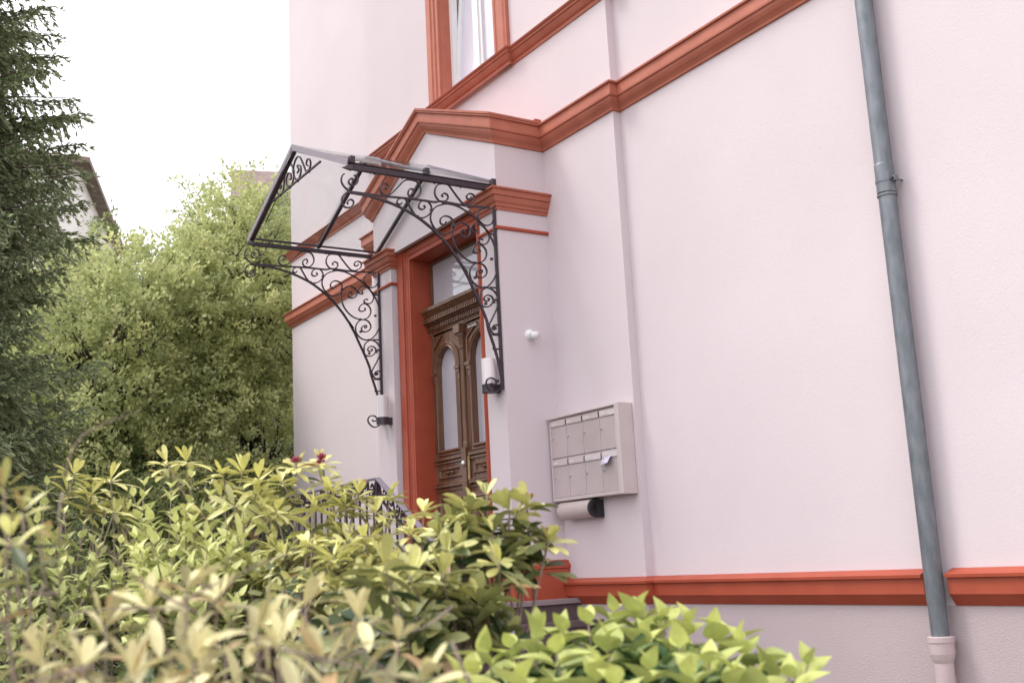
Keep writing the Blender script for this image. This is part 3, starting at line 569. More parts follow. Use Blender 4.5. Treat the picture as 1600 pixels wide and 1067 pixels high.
for s, x in ((1, BR), (-1, BL)):
    for y0, y1, dz in ((YF+.012, ym+.02, 0), (ym-.02, YW-.01, .012)):
        b = MB(); a0 = Vector((XR, 0, ZR+.004+dz)); a1 = Vector((x+s*.035, 0, ZE+.042+dz)); t = .010
        b.add([(a0.x, y0, a0.z), (a1.x, y0, a1.z), (a1.x, y1, a1.z), (a0.x, y1, a0.z), (a0.x, y0, a0.z+t), (a1.x, y0, a1.z+t), (a1.x, y1, a1.z+t), (a0.x, y1, a0.z+t)],
              [(0, 1, 2, 3), (7, 6, 5, 4), (0, 4, 5, 1), (1, 5, 6, 2), (2, 6, 7, 3), (3, 7, 4, 0)])
        gp_ = b.build('glass_pane', M_glass, CP)
        if s == 1:
            MB().bar(a0+Vector((0, y1, t)), a1+Vector((0, y1, t)), .014, .022, up=(0, 1, 0)).build('glazing_bar', M_steel, CP)
for y in (YF+.015, ym, YW-.02):
    for x in (BR,): MB().box(x-.012, x+.04, y-.02, y+.02, ZE+.03, ZE+.088).build('glass_clip', M_iron, CP)
# ------------------------------------------------------------------ landing, steps and railing
ST = thing('entrance_steps', 'dark granite landing and flight of steps below the portal', 'steps', (-7.54, 4.4, 0))
MB().box(PX0-.2, -7.54, 3.60, Y2, 1.296, 1.336).build('landing_slab', M_granitep, ST, bevel=.004)
MB().box(PX0-.18, -7.575, 3.63, Y2, 0, 1.296).build('landing_base', M_granite, ST)
for i in range(7):
    zt = 1.336-.167*(i+1); x0 = -7.575+.278*i
    MB().box(x0, x0+.308, 3.61, Y2, zt-.04, zt).box(x0, x0+.278, 3.64, Y2, 0, zt-.04).build('step', M_granite, ST)
RL = thing('stair_railing', 'wrought iron railing with scroll frieze beside the entrance steps', 'railing', (-7.54, 3.64, 1.336))
ya = 3.60; A = Vector((PX0-.1, ya, 2.306)); Bc = Vector((-7.54, ya, 2.306)); Cc = Vector((-5.60, ya, 1.146))
b = MB(); b.bar(A, Bc, .045, .014); b.bar(Bc, Cc, .045, .014); b.bar(A, (A.x, 4.9, A.z), .045, .014); b.build('handrail', M_steel, RL, bevel=.003)
def zrail(x): return Bc.z if x < Bc.x else Bc.z+(Cc.z-Bc.z)*(x-Bc.x)/(Cc.x-Bc.x)
b = MB(); b.bar(A-Vector((0, 0, .13)), Bc-Vector((0, 0, .13)), .018, .012); b.bar(Bc-Vector((0, 0, .13)), Cc-Vector((0, 0, .13)), .018, .012)
x = A.x+.05
while x < Cc.x-.1:
    zc = zrail(x+.05)-.068; sg = 1 if int((x-A.x)/.105) % 2 else -1
    b.ribbon(spline([(x+.05+.014*math.cos(q)*(1-k_), ya, zc+sg*(.02-.01*k_)+.02*math.sin(q)*(1-k_)) for k_, q in [(i_/8*.7, i_*.9) for i_ in range(9)]], 2), (0, 1, 0), .012, .007)
    b.ribbon(spline([(x, ya, zc-.055*sg), (x+.03, ya, zc+.05*sg), (x+.075, ya, zc+.045*sg), (x+.095, ya, zc), (x+.075, ya, zc-.035*sg), (x+.05, ya, zc-.01*sg)], 4), (0, 1, 0), .012, .007)
    x += .105
b.build('scroll_frieze', M_iron, RL)
x = A.x+.04
while x < Cc.x:
    zt = zrail(x)-.13; i = max(0, math.ceil((x+7.575)/.278)); zb_ = 1.336 if x < -7.55 else 1.336-.167*i
    b = MB(); b.bar((x, ya, max(zb_-.04, 0)), (x, ya, zt), .013, .013, up=(0, 1, 0)); b.build('baluster', M_iron, RL); x += .125
for x in (A.x, Bc.x, Cc.x): MB().bar((x, ya, max(0, zrail(x)-1.1)), (x, ya, zrail(x)), .03, .03, up=(0, 1, 0)).build('post', M_iron, RL)
# ------------------------------------------------------------------ shrubs in front of the house
def unit(v): v = np.array(v, float); return v/max(1e-9, np.linalg.norm(v))
def grow(tips, base, spread, forks, r0=.014, r1=.004):
    """woody canes: base -> forks -> tips"""
    b = MB(); T = np.array(tips); bs = np.array(base, float)
    idx = rng.choice(len(T), min(forks, len(T)), replace=False); F = []
    for i in idx:
        k = rng.uniform(.45, .7); q = bs*(1-k)+T[i]*k; q[2] = T[i][2]*k*.95; q += rng.normal(0, .05, 3)*[1, 1, .3]; F.append(q)
        o = bs+np.array([rng.normal(0, spread), rng.normal(0, spread), 0]); o[2] = -.02
        m = (o+q)/2+rng.normal(0, .04, 3); b.tube(spline([o, m, q], 4), list(np.linspace(r0, r0*.62, 9)), 6)
    for p in T:
        q = min(F, key=lambda f: np.linalg.norm((f-p)*[1, 1, .4])+rng.uniform(0, .15))
        m = (q+p)/2+rng.normal(0, .05, 3)-[0, 0, .03]; b.tube(spline([q, m, p], 4), list(np.linspace(r0*.5, r1, 9)), 5)
    return b
def whorl(Lv, p, ax, n=9, L=.115, W=.034, young_lit=.7, brown=0, inner=3, droopy=.25):
    ax = unit(ax); s = unit(np.cross(ax, [.3, .8, .1])); t = np.cross(ax, s); a0 = rng.uniform(0, 6.28)
    for i in range(n+inner):
        inn = i >= n; a = a0+2*math.pi*i/n+rng.normal(0, .16)+(.5 if inn else 0); el = R(rng.uniform(20, 52)) if inn else R(rng.normal(80, 14+22*(droopy > .5)))
        d = ax*math.cos(el)+(s*math.cos(a)+t*math.sin(a))*math.sin(el); l = L*rng.uniform(.72, 1.12)*(.72 if inn else 1)
        bb = p-ax*rng.uniform(0, .03)*(0 if inn else 1)
        Lv.leaf(bb+d*.006, d, ax, l, W*rng.uniform(.85, 1.15)*(.8 if inn else 1), rng.uniform(.05, droopy)*(1 if not inn else -.3), np.clip(young_lit+rng.normal(0, .26)+(.2 if inn else 0), 0, 1), brown if brown > .3 else (rng.uniform(.5, 1) if rng.random() < .015+brown else 0), rng.uniform(.08, .3))
def blob(c, r, n, low=-.15):
    out = []; c = np.array(c); r = np.array(r)
    while len(out) < n:
        d = unit(rng.normal(0, 1, 3))
        if d[2] < low: continue
        out.append((c+d*r*rng.uniform(.72, 1.04), unit(d*[1, 1, .7]+[0, 0, .55])))
    return out
def rhodo(name, label, base, tips, blobs, L=.115, W=.034, young_lit=.72, forks=14, brown=0.0, buds=(), n=9, group='rhododendron shrubs along the garden edge', droopy=.25, twigs=0, leaf=None):
    th = thing(name, label, 'shrub', base, group); Lv = Leaves(); T = []
    for p in tips:
        p = np.array(p, float)
        ax = unit(np.array([rng.normal(0, .25), rng.normal(0, .25), 1.0])); T.append(p); whorl(Lv, p, ax, n, L, W, young_lit+.12, brown, droopy=droopy)
        if rng.random() < .8: whorl(Lv, p-ax*rng.uniform(.06, .10), ax, n-2, L*1.05, W, young_lit-.18, brown, 0, droopy+.1)
    for c, r, k in blobs:
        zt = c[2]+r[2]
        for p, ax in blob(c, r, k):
            T.append(p); hh = (zt-p[2])/max(.05, 2*r[2]); whorl(Lv, p, ax, n-1, L*.95, W*.95, young_lit-.8*hh, brown, 2, droopy)  # lower whorls get a darker tint, painting shade into the gaps
    Lv.build('foliage', leaf or L_rhodo, th, 4)
    b = grow(T, base, .12, forks, *((.007, .0025) if droopy > .3 or forks == 3 else (.012, .0035)))
    for _ in range(twigs):
        q = T[rng.integers(len(T))]+rng.normal(0, .08, 3); d = unit(rng.normal(0, 1, 3)*[1, 1, .4]+[0, 0, .1]); l = rng.uniform(.12, .3)
        q[2] -= .05; b.tube(spline([q, q+d*l*.5+rng.normal(0, .02, 3), q+d*l], 3), list(np.linspace(.0032, .0010, 7)), 5)
    b.build('branches', M_twig, th, smooth=True)
    if len(buds):
        for q in buds:
            bb = MB()
            for _ in range(9):
                d = unit(rng.normal(0, 1, 3)+[0, 0, 1.2]); q0 = np.array(q)+[0, 0, .015]; bb.tube([q0+d*.004, q0+d*.018, q0+d*.030], [.004, .008, .002], 6)
            bb.build('flower_bud', M_bud, th, smooth=True)
    return th
T_R1 = [(-3.34, 2.01, 1.88), (-3.28, 1.91, 1.84), (-3.21, 2.02, 1.82), (-3.18, 2.07, 1.84), (-3.06, 2.07, 1.71), (-3.32, 1.85, 1.79), (-3.16, 1.92, 1.75), (-3.19, 2.06, 1.74), (-3.0, 1.99, 1.64), (-2.98, 1.83, 1.65), (-2.95, 1.88, 1.58), (-3.13, 1.78, 1.69), (-2.99, 1.63, 1.62), (-2.93, 1.72, 1.54), (-2.79, 1.75, 1.5), (-2.94, 1.5, 1.62), (-2.88, 1.39, 1.66)]
T_R2 = [(-4.38, 1.66, 2.02), (-4.45, 1.75, 2.09), (-4.41, 1.85, 2.1), (-4.31, 1.85, 1.98), (-4.2, 1.86, 1.91), (-4.06, 1.93, 1.87), (-4.18, 1.91, 1.95), (-4.06, 1.67, 1.9), (-4.12, 2.02, 1.94), (-3.89, 2.05, 1.86), (-4.21, 1.57, 1.89), (-3.83, 1.96, 1.78), (-3.68, 2.01, 1.77), (-3.89, 1.57, 1.75), (-3.81, 1.76, 1.76), (-3.68, 1.58, 1.7)]
T_R3 = [(-5.48, 1.06, 2.15), (-5.45, 1.22, 2.13), (-5.19, 1.41, 2.18), (-5.26, 1.52, 2.19), (-4.9, 1.67, 2.11), (-4.93, 1.59, 2.1), (-4.69, 1.67, 2.06), (-5.47, 1.14, 2.06)]
T_F = [(-2.21, 0.64, 1.68), (-2.13, 0.55, 1.65), (-2.25, 0.5, 1.62), (-1.98, 0.7, 1.6), (-2.29, 0.73, 1.65), (-1.87, 0.7, 1.58), (-2.18, 0.99, 1.6), (-2.06, 1.02, 1.56), (-1.84, 0.77, 1.55), (-1.82, 0.54, 1.57), (-2.06, 0.42, 1.56), (-1.77, 0.92, 1.51), (-1.84, 0.45, 1.55), (-2.26, 0.39, 1.57), (-2.32, 0.93, 1.64)]
T_F2 = [(-2.37, 0.33, 1.84), (-2.47, 0.38, 1.8), (-2.27, 0.33, 1.74), (-2.56, 0.43, 1.74), (-2.18, 0.29, 1.67)]
T_S1 = [(-4.85, 1.18, 2.0), (-4.74, 1.22, 1.93), (-4.9, 1.35, 2.04), (-4.97, 1.46, 2.09), (-4.76, 1.48, 1.99), (-4.6, 1.33, 1.92), (-4.56, 1.48, 1.91), (-4.54, 1.55, 1.91), (-4.54, 1.19, 1.84), (-4.4, 1.35, 1.8), (-4.67, 1.09, 1.8), (-4.34, 1.2, 1.73), (-4.37, 1.44, 1.77), (-5.03, 1.27, 2.06), (-4.6, 1.66, 1.94)]
T_S2 = [(-5.21, 0.9, 2.08), (-5.1, 0.95, 1.95), (-5.12, 0.85, 1.96), (-5.09, 1.03, 1.9), (-4.92, 0.87, 1.81), (-4.99, 1.06, 1.81), (-4.84, 0.76, 1.79), (-4.81, 0.93, 1.73), (-5.14, 0.75, 1.96), (-5.17, 1.14, 1.96)]
T_H = [(-2.66, 2.11, 1.49), (-2.71, 2.05, 1.49), (-2.54, 2.1, 1.47), (-2.5, 2.15, 1.45), (-2.37, 2.14, 1.44), (-2.59, 1.87, 1.47), (-2.63, 1.81, 1.45), (-2.25, 2.12, 1.41), (-2.42, 1.93, 1.44), (-2.4, 1.79, 1.44), (-2.28, 1.93, 1.41), (-2.16, 1.92, 1.38), (-2.13, 2.09, 1.36), (-2.13, 2.23, 1.35), (-2.1, 2.26, 1.31), (-2.67, 1.75, 1.46), (-2.39, 1.62, 1.42), (-2.54, 1.58, 1.43), (-2.25, 1.64, 1.39), (-2.18, 1.74, 1.38), (-2.57, 1.53, 1.42), (-2.04, 1.75, 1.37), (-2.01, 1.92, 1.34), (-1.94, 2.26, 1.32), (-2.04, 1.89, 1.36), (-2.02, 2.05, 1.34), (-2.42, 1.38, 1.39), (-2.27, 1.44, 1.38), (-2.06, 1.56, 1.37)]
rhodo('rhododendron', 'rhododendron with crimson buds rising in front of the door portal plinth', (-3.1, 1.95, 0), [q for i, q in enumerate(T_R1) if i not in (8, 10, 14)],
      [((-3.24, 1.88, 1.62), (.17, .22, .15), 20), ((-3.02, 1.66, 1.42), (.2, .22, .18), 24), ((-3.2, 1.5, 1.4), (.26, .24, .22), 24)], buds=[T_R1[3], T_R1[4]], young_lit=.5, twigs=0, L=.118, W=.037)
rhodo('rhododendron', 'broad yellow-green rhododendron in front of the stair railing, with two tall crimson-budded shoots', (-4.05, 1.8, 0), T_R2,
      [((-4.15, 1.82, 1.60), (.38, .34, .20), 48), ((-3.85, 1.72, 1.42), (.34, .36, .24), 32), ((-3.6, 1.85, 1.45), (.26, .24, .22), 24), ((-4.45, 1.62, 1.55), (.3, .3, .25), 14)], buds=[T_R2[1], T_R2[2]], young_lit=.8, forks=22, twigs=8, L=.092, W=.026, n=14)
rhodo('rhododendron', 'tall leggy rhododendron with star-shaped top rosettes at the far left of the bed', (-5.4, 1.2, 0), [T_R3[0], T_R3[1], T_R3[7]], [((-5.42, 1.13, 1.82), (.2, .2, .2), 7)], young_lit=.85, forks=5, L=.125, W=.030)
rhodo('rhododendron', 'rhododendron whose rosettes stand above the soft-leaved shrub left of the house corner', (-5.0, 1.55, 0), T_R3[2:7], [((-4.85, 1.62, 1.86), (.26, .2, .18), 14)], young_lit=.9, forks=6, L=.12, W=.030)
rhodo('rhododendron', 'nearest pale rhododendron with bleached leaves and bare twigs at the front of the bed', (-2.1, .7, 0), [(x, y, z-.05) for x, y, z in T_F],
      [((-2.1, .62, 1.36), (.36, .30, .12), 6), ((-1.9, .85, 1.30), (.30, .26, .12), 6)], young_lit=.72, brown=.09, L=.088, W=.026, forks=14, twigs=60, n=7, droopy=.6, leaf=L_bleach)
rhodo('rhododendron', 'straggly near rhododendron shoot with a browned leaf at the left edge', (-2.4, .38, 0), T_F2, [], young_lit=.5, brown=.12, forks=3, L=.075, W=.022, n=5, twigs=6)
def softshrub(label, base, tips, blobs, young_lit=.7, LL=.112, WW=.052):
    th = thing('leafy_shrub', label, 'shrub', base, 'soft-leaved shrubs in the bed'); Lv = Leaves(); T = []
    allt = [(np.array(p, float), unit([rng.normal(0, .15), rng.normal(0, .15), 1])) for p in tips]
    for c, r, k in blobs: allt += blob(c, r, k)
    st = MB()
    for p, ax in allt:
        ax = unit(ax+[0, 0, .8]); L_ = rng.uniform(.26, .42); side = unit(np.cross(ax, rng.normal(0, 1, 3))); o = p-ax*L_; T.append(o)
        st.tube([o, o+ax*L_*.5+side*.012, p], [.0035, .003, .0015], 5); m = rng.integers(6, 9)
        for j in range(m):
            t = j/(m-1); q = o+ax*L_*t+side*.012*math.sin(t*3.1); s2 = side if j % 2 == 0 else np.cross(ax, side)
            for sg in (-1, 1):
                el = R(78-48*t); d = s2*sg*math.sin(el)+ax*math.cos(el)+rng.normal(0, .12, 3); l = LL*(1.0-.5*t**2)*rng.uniform(.8, 1.15)
                Lv.leaf(q, d, ax, l, WW/LL*l*rng.uniform(.9, 1.1), rng.uniform(.1, .45), np.clip(young_lit-.35+.5*t+rng.normal(0, .12), 0, 1), 0, rng.uniform(.05, .25))
    Lv.build('foliage', L_soft, th, 4, 'ovate')
    b = grow(T, base, .1, 10, .011, .003); b.v += []; o_ = len(b.v); b.f += [tuple(i+o_ for i in q) for q in st.f]; b.v += st.v
    b.build('branches', M_twig, th, smooth=True)
softshrub('bushy light green shrub with paired oval leaves, taller one nearer the house corner', (-4.7, 1.35, 0), T_S1, [((-4.65, 1.35, 1.64), (.40, .32, .24), 80), ((-4.4, 1.35, 1.48), (.32, .32, .2), 34), ((-4.75, 1.3, 1.3), (.34, .3, .3), 10)], young_lit=.85)
softshrub('light green shrub of upright shoots with small oval leaves, left of the taller one', (-5.0, .92, 0), T_S2, [((-5.0, .92, 1.6), (.34, .32, .26), 60), ((-4.75, .8, 1.45), (.3, .28, .24), 30), ((-5.0, .8, 1.3), (.4, .3, .3), 10)], young_lit=.65, LL=.09, WW=.043)
softshrub('low shrub with small round leaves under the bleached rhododendron', (-3.1, .75, 0), [(-3.1, .55, 1.5), (-3.0, .75, 1.52), (-3.2, .9, 1.52), (-2.9, .95, 1.5), (-3.3, .7, 1.5)], [((-3.2, .75, 1.22), (.5, .45, .22), 24), ((-3.6, 1.1, 1.25), (.4, .3, .2), 14)], young_lit=.0, LL=.075, WW=.045)  # darkest leaf tint paints the shade in the gaps under the near shrub
# flowering/lime shrub at the right
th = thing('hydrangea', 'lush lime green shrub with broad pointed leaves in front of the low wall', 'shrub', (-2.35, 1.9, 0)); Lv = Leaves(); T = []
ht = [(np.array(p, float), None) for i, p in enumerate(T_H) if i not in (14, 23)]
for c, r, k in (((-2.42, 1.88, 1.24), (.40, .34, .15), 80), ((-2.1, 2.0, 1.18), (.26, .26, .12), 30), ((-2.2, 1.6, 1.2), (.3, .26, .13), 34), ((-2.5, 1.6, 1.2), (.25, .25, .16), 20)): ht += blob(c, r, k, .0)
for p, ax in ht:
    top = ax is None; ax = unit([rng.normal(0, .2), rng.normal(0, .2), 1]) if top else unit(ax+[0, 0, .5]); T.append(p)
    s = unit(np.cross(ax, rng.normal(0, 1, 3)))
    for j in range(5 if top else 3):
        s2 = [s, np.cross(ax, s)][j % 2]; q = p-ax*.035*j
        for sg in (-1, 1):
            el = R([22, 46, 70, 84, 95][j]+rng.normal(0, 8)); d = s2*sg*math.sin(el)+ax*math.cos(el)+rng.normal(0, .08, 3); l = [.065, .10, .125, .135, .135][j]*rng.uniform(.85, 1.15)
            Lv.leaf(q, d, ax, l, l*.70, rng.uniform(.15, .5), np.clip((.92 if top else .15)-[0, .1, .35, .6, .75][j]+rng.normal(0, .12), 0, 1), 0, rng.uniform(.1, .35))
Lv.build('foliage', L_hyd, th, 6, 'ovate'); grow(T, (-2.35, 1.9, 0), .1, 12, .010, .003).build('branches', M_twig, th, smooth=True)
# ------------------------------------------------------------------ trees
def rhombs(B, D, N, L, W):
    D = nrm(D); S_ = nrm(np.cross(D, N)); V = np.stack([B, B+D*L*.5-S_*W*.5, B+D*L, B+D*L*.5+S_*W*.5], 1)
    F = np.arange(len(B)*4).reshape(-1, 4); return V.reshape(-1, 3), F
def broadleaf(name, label, base, blobs, L=.078, W=.046, sprays=1400, per=46, tint0=.5, group=None, material=None, trunk_r=.16, cat='tree', arch_=.5):
    th = thing(name, label, cat, base, group); bs = np.array(base, float); b = MB(); Bp, Dp, Np, Tt = [], [], [], []
    tot = sum(w for *_, w in blobs); top = max(c[2]+r[2] for c, r, w in blobs)
    cc = np.mean([c for c, r, w in blobs], 0); tp = np.array([cc[0], cc[1], top*.8])
    tr = spline([bs+[0, 0, -.1], bs*.6+tp*.4*[1, 1, 1]+[rng.normal(0, .2), rng.normal(0, .2), 0], tp], 6); b.tube(tr, list(np.linspace(trunk_r, trunk_r*.15, len(tr))), 10)
    for c, r, w in blobs:
        c = np.array(c, float); r = np.array(r, float); k = int(sprays*w/tot)
        o = np.array(tr[int(len(tr)*min(.85, max(.2, .7*c[2]/top)))]); m = (o+c)/2+rng.normal(0, .2, 3); b.tube(spline([o, m, c], 4), list(np.linspace(trunk_r*.5, trunk_r*.18, 9)), 7)
        for i in range(k):
            d = unit(rng.normal(0, 1, 3)); rad = rng.uniform(.25, 1)**.45
            lump = 1+.28*math.sin(5*d[0]+2*c[0])*math.sin(4*d[1]+c[1])+.22*math.sin(7*d[2]+c[2]*3+3*d[0]); p = c+d*r*rad*lump
            if p[2] < .1: continue
            out = unit(d*[1, 1, .5]+[0, 0, .35]+rng.normal(0, .3, 3)); ln = rng.uniform(.35, .8)
            if i % 9 == 0:
                q = c+d*r*rad*.3; b.tube(spline([q, (q+p)/2+rng.normal(0, .12, 3), p+out*ln*.6], 3), list(np.linspace(.03, .006, 7)), 5)
            t = rng.uniform(0, 1, per)[:, None]; ax = p+out*ln*t-np.array([0, 0, 1])*arch_*ln*t*t*.6
            Bp.append(ax+rng.normal(0, .055, (per, 3))); dd = nrm(rng.normal(0, .8, (per, 3))+out*.8); Dp.append(dd); Np.append(nrm(rng.normal(0, .5, (per, 3))+[0, 0, 1]))
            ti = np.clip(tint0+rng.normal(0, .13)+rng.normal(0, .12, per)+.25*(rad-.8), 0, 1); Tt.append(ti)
    Bp, Dp, Np, Tt = np.concatenate(Bp), np.concatenate(Dp), np.concatenate(Np), np.concatenate(Tt)
    s = rng.uniform(.7, 1.25, (len(Bp), 1)); V, F = rhombs(Bp, Dp, Np, L*s, W*s)
    np_object('crown', V, F, material or L_tree, th, np.stack([Tt, np.zeros_like(Tt)], 1)); b.build('trunk', M_bark, th, smooth=True)
    return th
GT = 'trees and tall shrubs left of the house'
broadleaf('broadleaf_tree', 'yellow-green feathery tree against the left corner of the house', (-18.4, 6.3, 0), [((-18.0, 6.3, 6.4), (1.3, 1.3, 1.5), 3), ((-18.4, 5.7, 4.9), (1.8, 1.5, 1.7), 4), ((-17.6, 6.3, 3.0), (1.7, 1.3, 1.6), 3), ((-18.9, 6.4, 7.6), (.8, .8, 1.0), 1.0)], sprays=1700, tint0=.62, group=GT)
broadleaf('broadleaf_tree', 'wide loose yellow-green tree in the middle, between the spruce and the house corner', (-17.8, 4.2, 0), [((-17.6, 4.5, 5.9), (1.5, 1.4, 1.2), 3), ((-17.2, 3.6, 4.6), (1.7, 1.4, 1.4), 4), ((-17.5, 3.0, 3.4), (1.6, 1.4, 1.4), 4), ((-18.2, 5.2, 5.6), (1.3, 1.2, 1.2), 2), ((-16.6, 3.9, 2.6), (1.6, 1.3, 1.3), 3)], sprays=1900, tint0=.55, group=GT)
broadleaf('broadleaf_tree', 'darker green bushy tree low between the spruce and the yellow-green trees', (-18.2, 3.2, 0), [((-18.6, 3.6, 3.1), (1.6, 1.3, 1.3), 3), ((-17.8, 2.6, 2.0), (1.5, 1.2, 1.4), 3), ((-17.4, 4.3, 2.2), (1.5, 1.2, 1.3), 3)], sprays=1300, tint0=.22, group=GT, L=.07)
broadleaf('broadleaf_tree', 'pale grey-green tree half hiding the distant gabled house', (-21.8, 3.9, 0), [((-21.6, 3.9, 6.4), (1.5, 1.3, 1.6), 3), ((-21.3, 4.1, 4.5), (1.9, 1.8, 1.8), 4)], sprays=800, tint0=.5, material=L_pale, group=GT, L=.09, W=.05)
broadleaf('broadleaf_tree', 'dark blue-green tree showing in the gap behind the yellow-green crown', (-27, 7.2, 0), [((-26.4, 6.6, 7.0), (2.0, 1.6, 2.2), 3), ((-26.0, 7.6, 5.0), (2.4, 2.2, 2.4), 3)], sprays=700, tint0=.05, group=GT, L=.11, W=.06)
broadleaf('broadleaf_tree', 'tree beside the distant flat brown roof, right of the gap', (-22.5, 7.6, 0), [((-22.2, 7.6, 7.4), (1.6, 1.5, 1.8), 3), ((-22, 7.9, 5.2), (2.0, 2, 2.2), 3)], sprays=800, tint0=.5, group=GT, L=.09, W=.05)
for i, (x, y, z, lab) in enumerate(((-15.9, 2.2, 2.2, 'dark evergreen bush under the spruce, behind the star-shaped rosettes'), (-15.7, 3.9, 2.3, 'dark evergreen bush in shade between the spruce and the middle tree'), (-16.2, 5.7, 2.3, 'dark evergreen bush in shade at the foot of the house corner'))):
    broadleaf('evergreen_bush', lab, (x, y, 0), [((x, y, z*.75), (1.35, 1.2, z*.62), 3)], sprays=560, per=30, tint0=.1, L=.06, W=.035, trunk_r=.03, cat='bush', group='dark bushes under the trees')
# spruce
def spruce(base, H_, R_, label):
    th = thing('spruce', label, 'tree', base); bs = np.array(base, float); b = MB(); b.tube([bs, bs+[0, 0, H_*.5], bs+[0, 0, H_]], [.22, .14, .02], 12)
    B, D, N, T = [], [], [], []; z = .5
    while z < min(H_-.1, 12.5):
        f = 1-z/H_; rad = R_*(f**.6); nb = 11
        for j in range(nb):
            a = rng.uniform(0, 6.283); rl = rad*rng.uniform(.7, 1.12); o = np.array([math.cos(a), math.sin(a), 0]); zz = z+rng.uniform(-.15, .15)
            n = max(5, int(rl/.085)); t = np.linspace(.06, 1, n); P = bs+np.array([0, 0, zz])+o*(rl*t)[:, None]+np.array([0, 0, 1])*((-.34*t+.30*t**2.4)*rl)[:, None]
            if j % 2 == 0: b.tube([P[0], P[n//2], P[-1]], [.022, .013, .004], 5)
            sd_ = np.array([-o[1], o[0], 0])
            for i in range(n):
                tl = (.15+.34*math.sin(min(1, t[i]*1.05)*3.0))*min(1, rl/1.5); tip_tw = t[i] > .75
                for sg in (-1, 1, 0):
                    if sg == 0 and not tip_tw: dv = unit([rng.normal(0, .15), rng.normal(0, .15), -1]); ll = tl*rng.uniform(.8, 1.8)
                    elif sg == 0: dv = unit(o+[0, 0, .1]); ll = .16
                    else: dv = unit(sd_*sg*.8+o*.55+np.array([0, 0, rng.uniform(-.75, -.15)])); ll = tl*rng.uniform(.6, 1.1)
                    k = max(6, int(ll/.0085)); u = rng.uniform(0, 1, k)[:, None]; q = P[i]+dv*ll*u-np.array([0, 0, 1])*(.35*ll*u*u)
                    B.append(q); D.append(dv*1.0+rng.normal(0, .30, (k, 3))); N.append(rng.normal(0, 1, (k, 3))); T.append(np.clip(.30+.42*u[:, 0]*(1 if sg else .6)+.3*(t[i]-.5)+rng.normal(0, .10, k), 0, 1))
        z += .17*rng.uniform(.8, 1.2)
    B, D, N, T = [np.concatenate(q) for q in (B, D, N, T)]; s = rng.uniform(.8, 1.3, (len(B), 1)); V, F = rhombs(B, D, N, .064*s, .018*s)
    np_object('crown', V, F, L_spruce, th, np.stack([T, np.zeros_like(T)], 1)); b.build('trunk', M_bark, th, smooth=True); print('spruce quads', len(F))
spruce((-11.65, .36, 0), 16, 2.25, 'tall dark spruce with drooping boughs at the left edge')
# ------------------------------------------------------------------ houses behind
h = thing('distant_house', 'distant pale house with long brown eaves and slit windows behind the spruce', 'house', (-24, 4.48, 0), 'houses behind the trees')
c0 = np.array([-23.95, 4.55]); c1 = np.array([-30.40, 6.80]); fd = (c1-c0)/np.linalg.norm(c1-c0); fn = np.array([fd[1], -fd[0]]); fn = fn if fn[1] > 0 else -fn   # facade normal, towards us
L1, D1, HE = 11.0, -9.0, 10.45
def q2(a, d, z): p = c0+fd*a+fn*d; return (p[0], p[1], z)
b = MB(); b.add([q2(0, 0, 0), q2(L1*.62, 0, 0), q2(L1*.62, D1, 0), q2(0, D1, 0), q2(0, 0, HE), q2(L1*.62, 0, HE), q2(L1*.62, D1, HE), q2(0, D1, HE)], [(0,1,5,4), (1,2,6,5), (2,3,7,6), (3,0,4,7), (4,5,6,7)]).build('wall', M_cream, h)
b = MB(); o = .28; LL = L1*.62
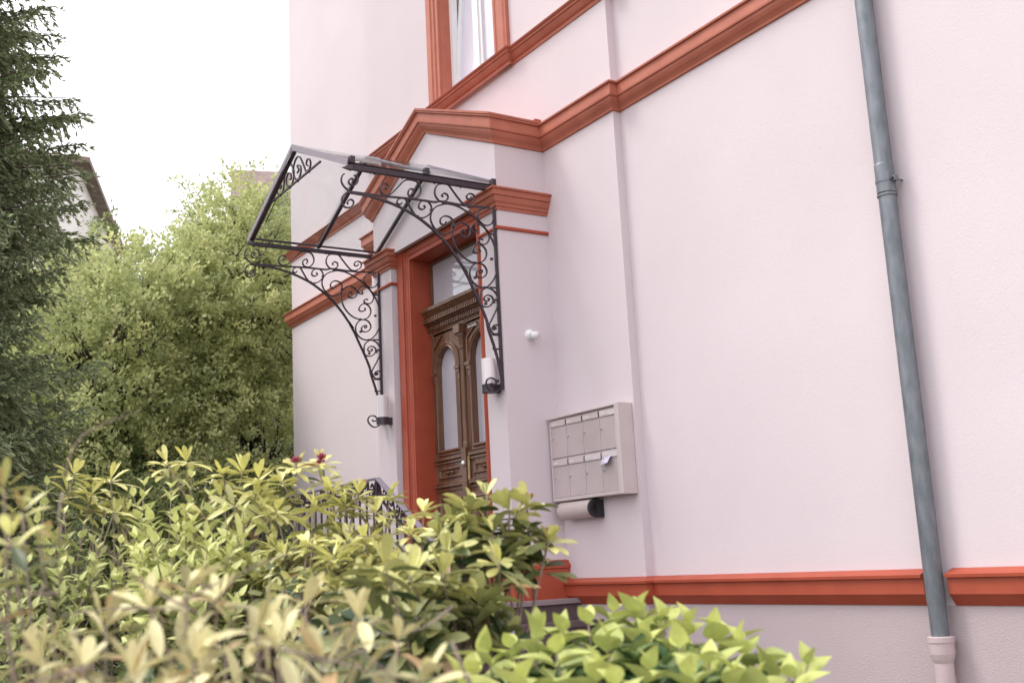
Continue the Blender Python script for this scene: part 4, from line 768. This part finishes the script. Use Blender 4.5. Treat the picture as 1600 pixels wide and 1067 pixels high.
b.add([q2(-o, o, HE-.02), q2(LL+o, o, HE-.02), q2(LL+o, D1-o, HE-.02), q2(-o, D1-o, HE-.02), q2(-o, o, HE+.10), q2(LL+o, o, HE+.10), q2(LL+o, D1-o, HE+.10), q2(-o, D1-o, HE+.10), q2(2.6, D1/2, HE+1.6), q2(LL-2.6, D1/2, HE+1.6)],
      [(3,2,1,0), (0,1,5,4), (1,2,6,5), (2,3,7,6), (3,0,4,7), (4,5,9,8), (5,6,9), (6,7,8,9), (7,4,8)]).build('roof', M_roof, h)
for a in (1.9, 3.3, 5.0):
    for z in (7.9, 5.0):
        b = MB(); b.add([q2(a, .03, z), q2(a+.8, .03, z), q2(a+.8, .03, z+1.5), q2(a, .03, z+1.5), q2(a, -.1, z), q2(a+.8, -.1, z), q2(a+.8, -.1, z+1.5), q2(a, -.1, z+1.5)], [(0,1,2,3), (0,4,5,1), (1,5,6,2), (2,6,7,3), (3,7,4,0)]).build('window', M_steel, h)
b = MB(); p = q2(1.2, -2.2, HE+.9); b.box(p[0]-.5, p[0]+.5, p[1]-.4, p[1]+.4, HE+.5, HE+1.9).build('chimney', M_roof, h)
b = MB(); b.tube([(p[0], p[1], HE+1.9), (p[0], p[1], HE+3.0)], .025, 6); b.tube([(p[0]-.2, p[1], HE+2.8), (p[0]+.2, p[1], HE+2.8)], .02, 6); b.build('antenna', M_steel, h)
h = thing('distant_house', 'distant white house with a flat-topped brown roof beside the canopy', 'house', (-27, 9.0, 0), 'houses behind the trees')
v0 = np.array([-26.96, 8.98]); e = np.array([.29, .957]); w_ = np.array([-.957, .29])
def q3(a, d, z): p = v0+e*a+w_*d; return (p[0], p[1], z)
MB().add([q3(0,0,0), q3(10,0,0), q3(10,7,0), q3(0,7,0), q3(0,0,11.2), q3(10,0,11.2), q3(10,7,11.2), q3(0,7,11.2)], [(0,1,5,4), (1,2,6,5), (2,3,7,6), (3,0,4,7), (4,5,6,7)]).build('wall', M_cream, h)
MB().add([q3(-.1,-.3,11.2), q3(10.1,-.3,11.2), q3(10.1,7.3,11.2), q3(-.1,7.3,11.2), q3(0,1.0,12.4), q3(10,1.0,12.4), q3(10,6,12.4), q3(0,6,12.4)], [(3,2,1,0), (0,1,5,4), (1,2,6,5), (2,3,7,6), (3,0,4,7), (4,5,6,7)]).build('roof', M_roof, h)
MB().add([q3(.6,-.01,9.6), q3(1.5,-.01,9.6), q3(1.5,-.01,10.7), q3(.6,-.01,10.7)], [(0,1,2,3)]).build('window', M_steel, h)
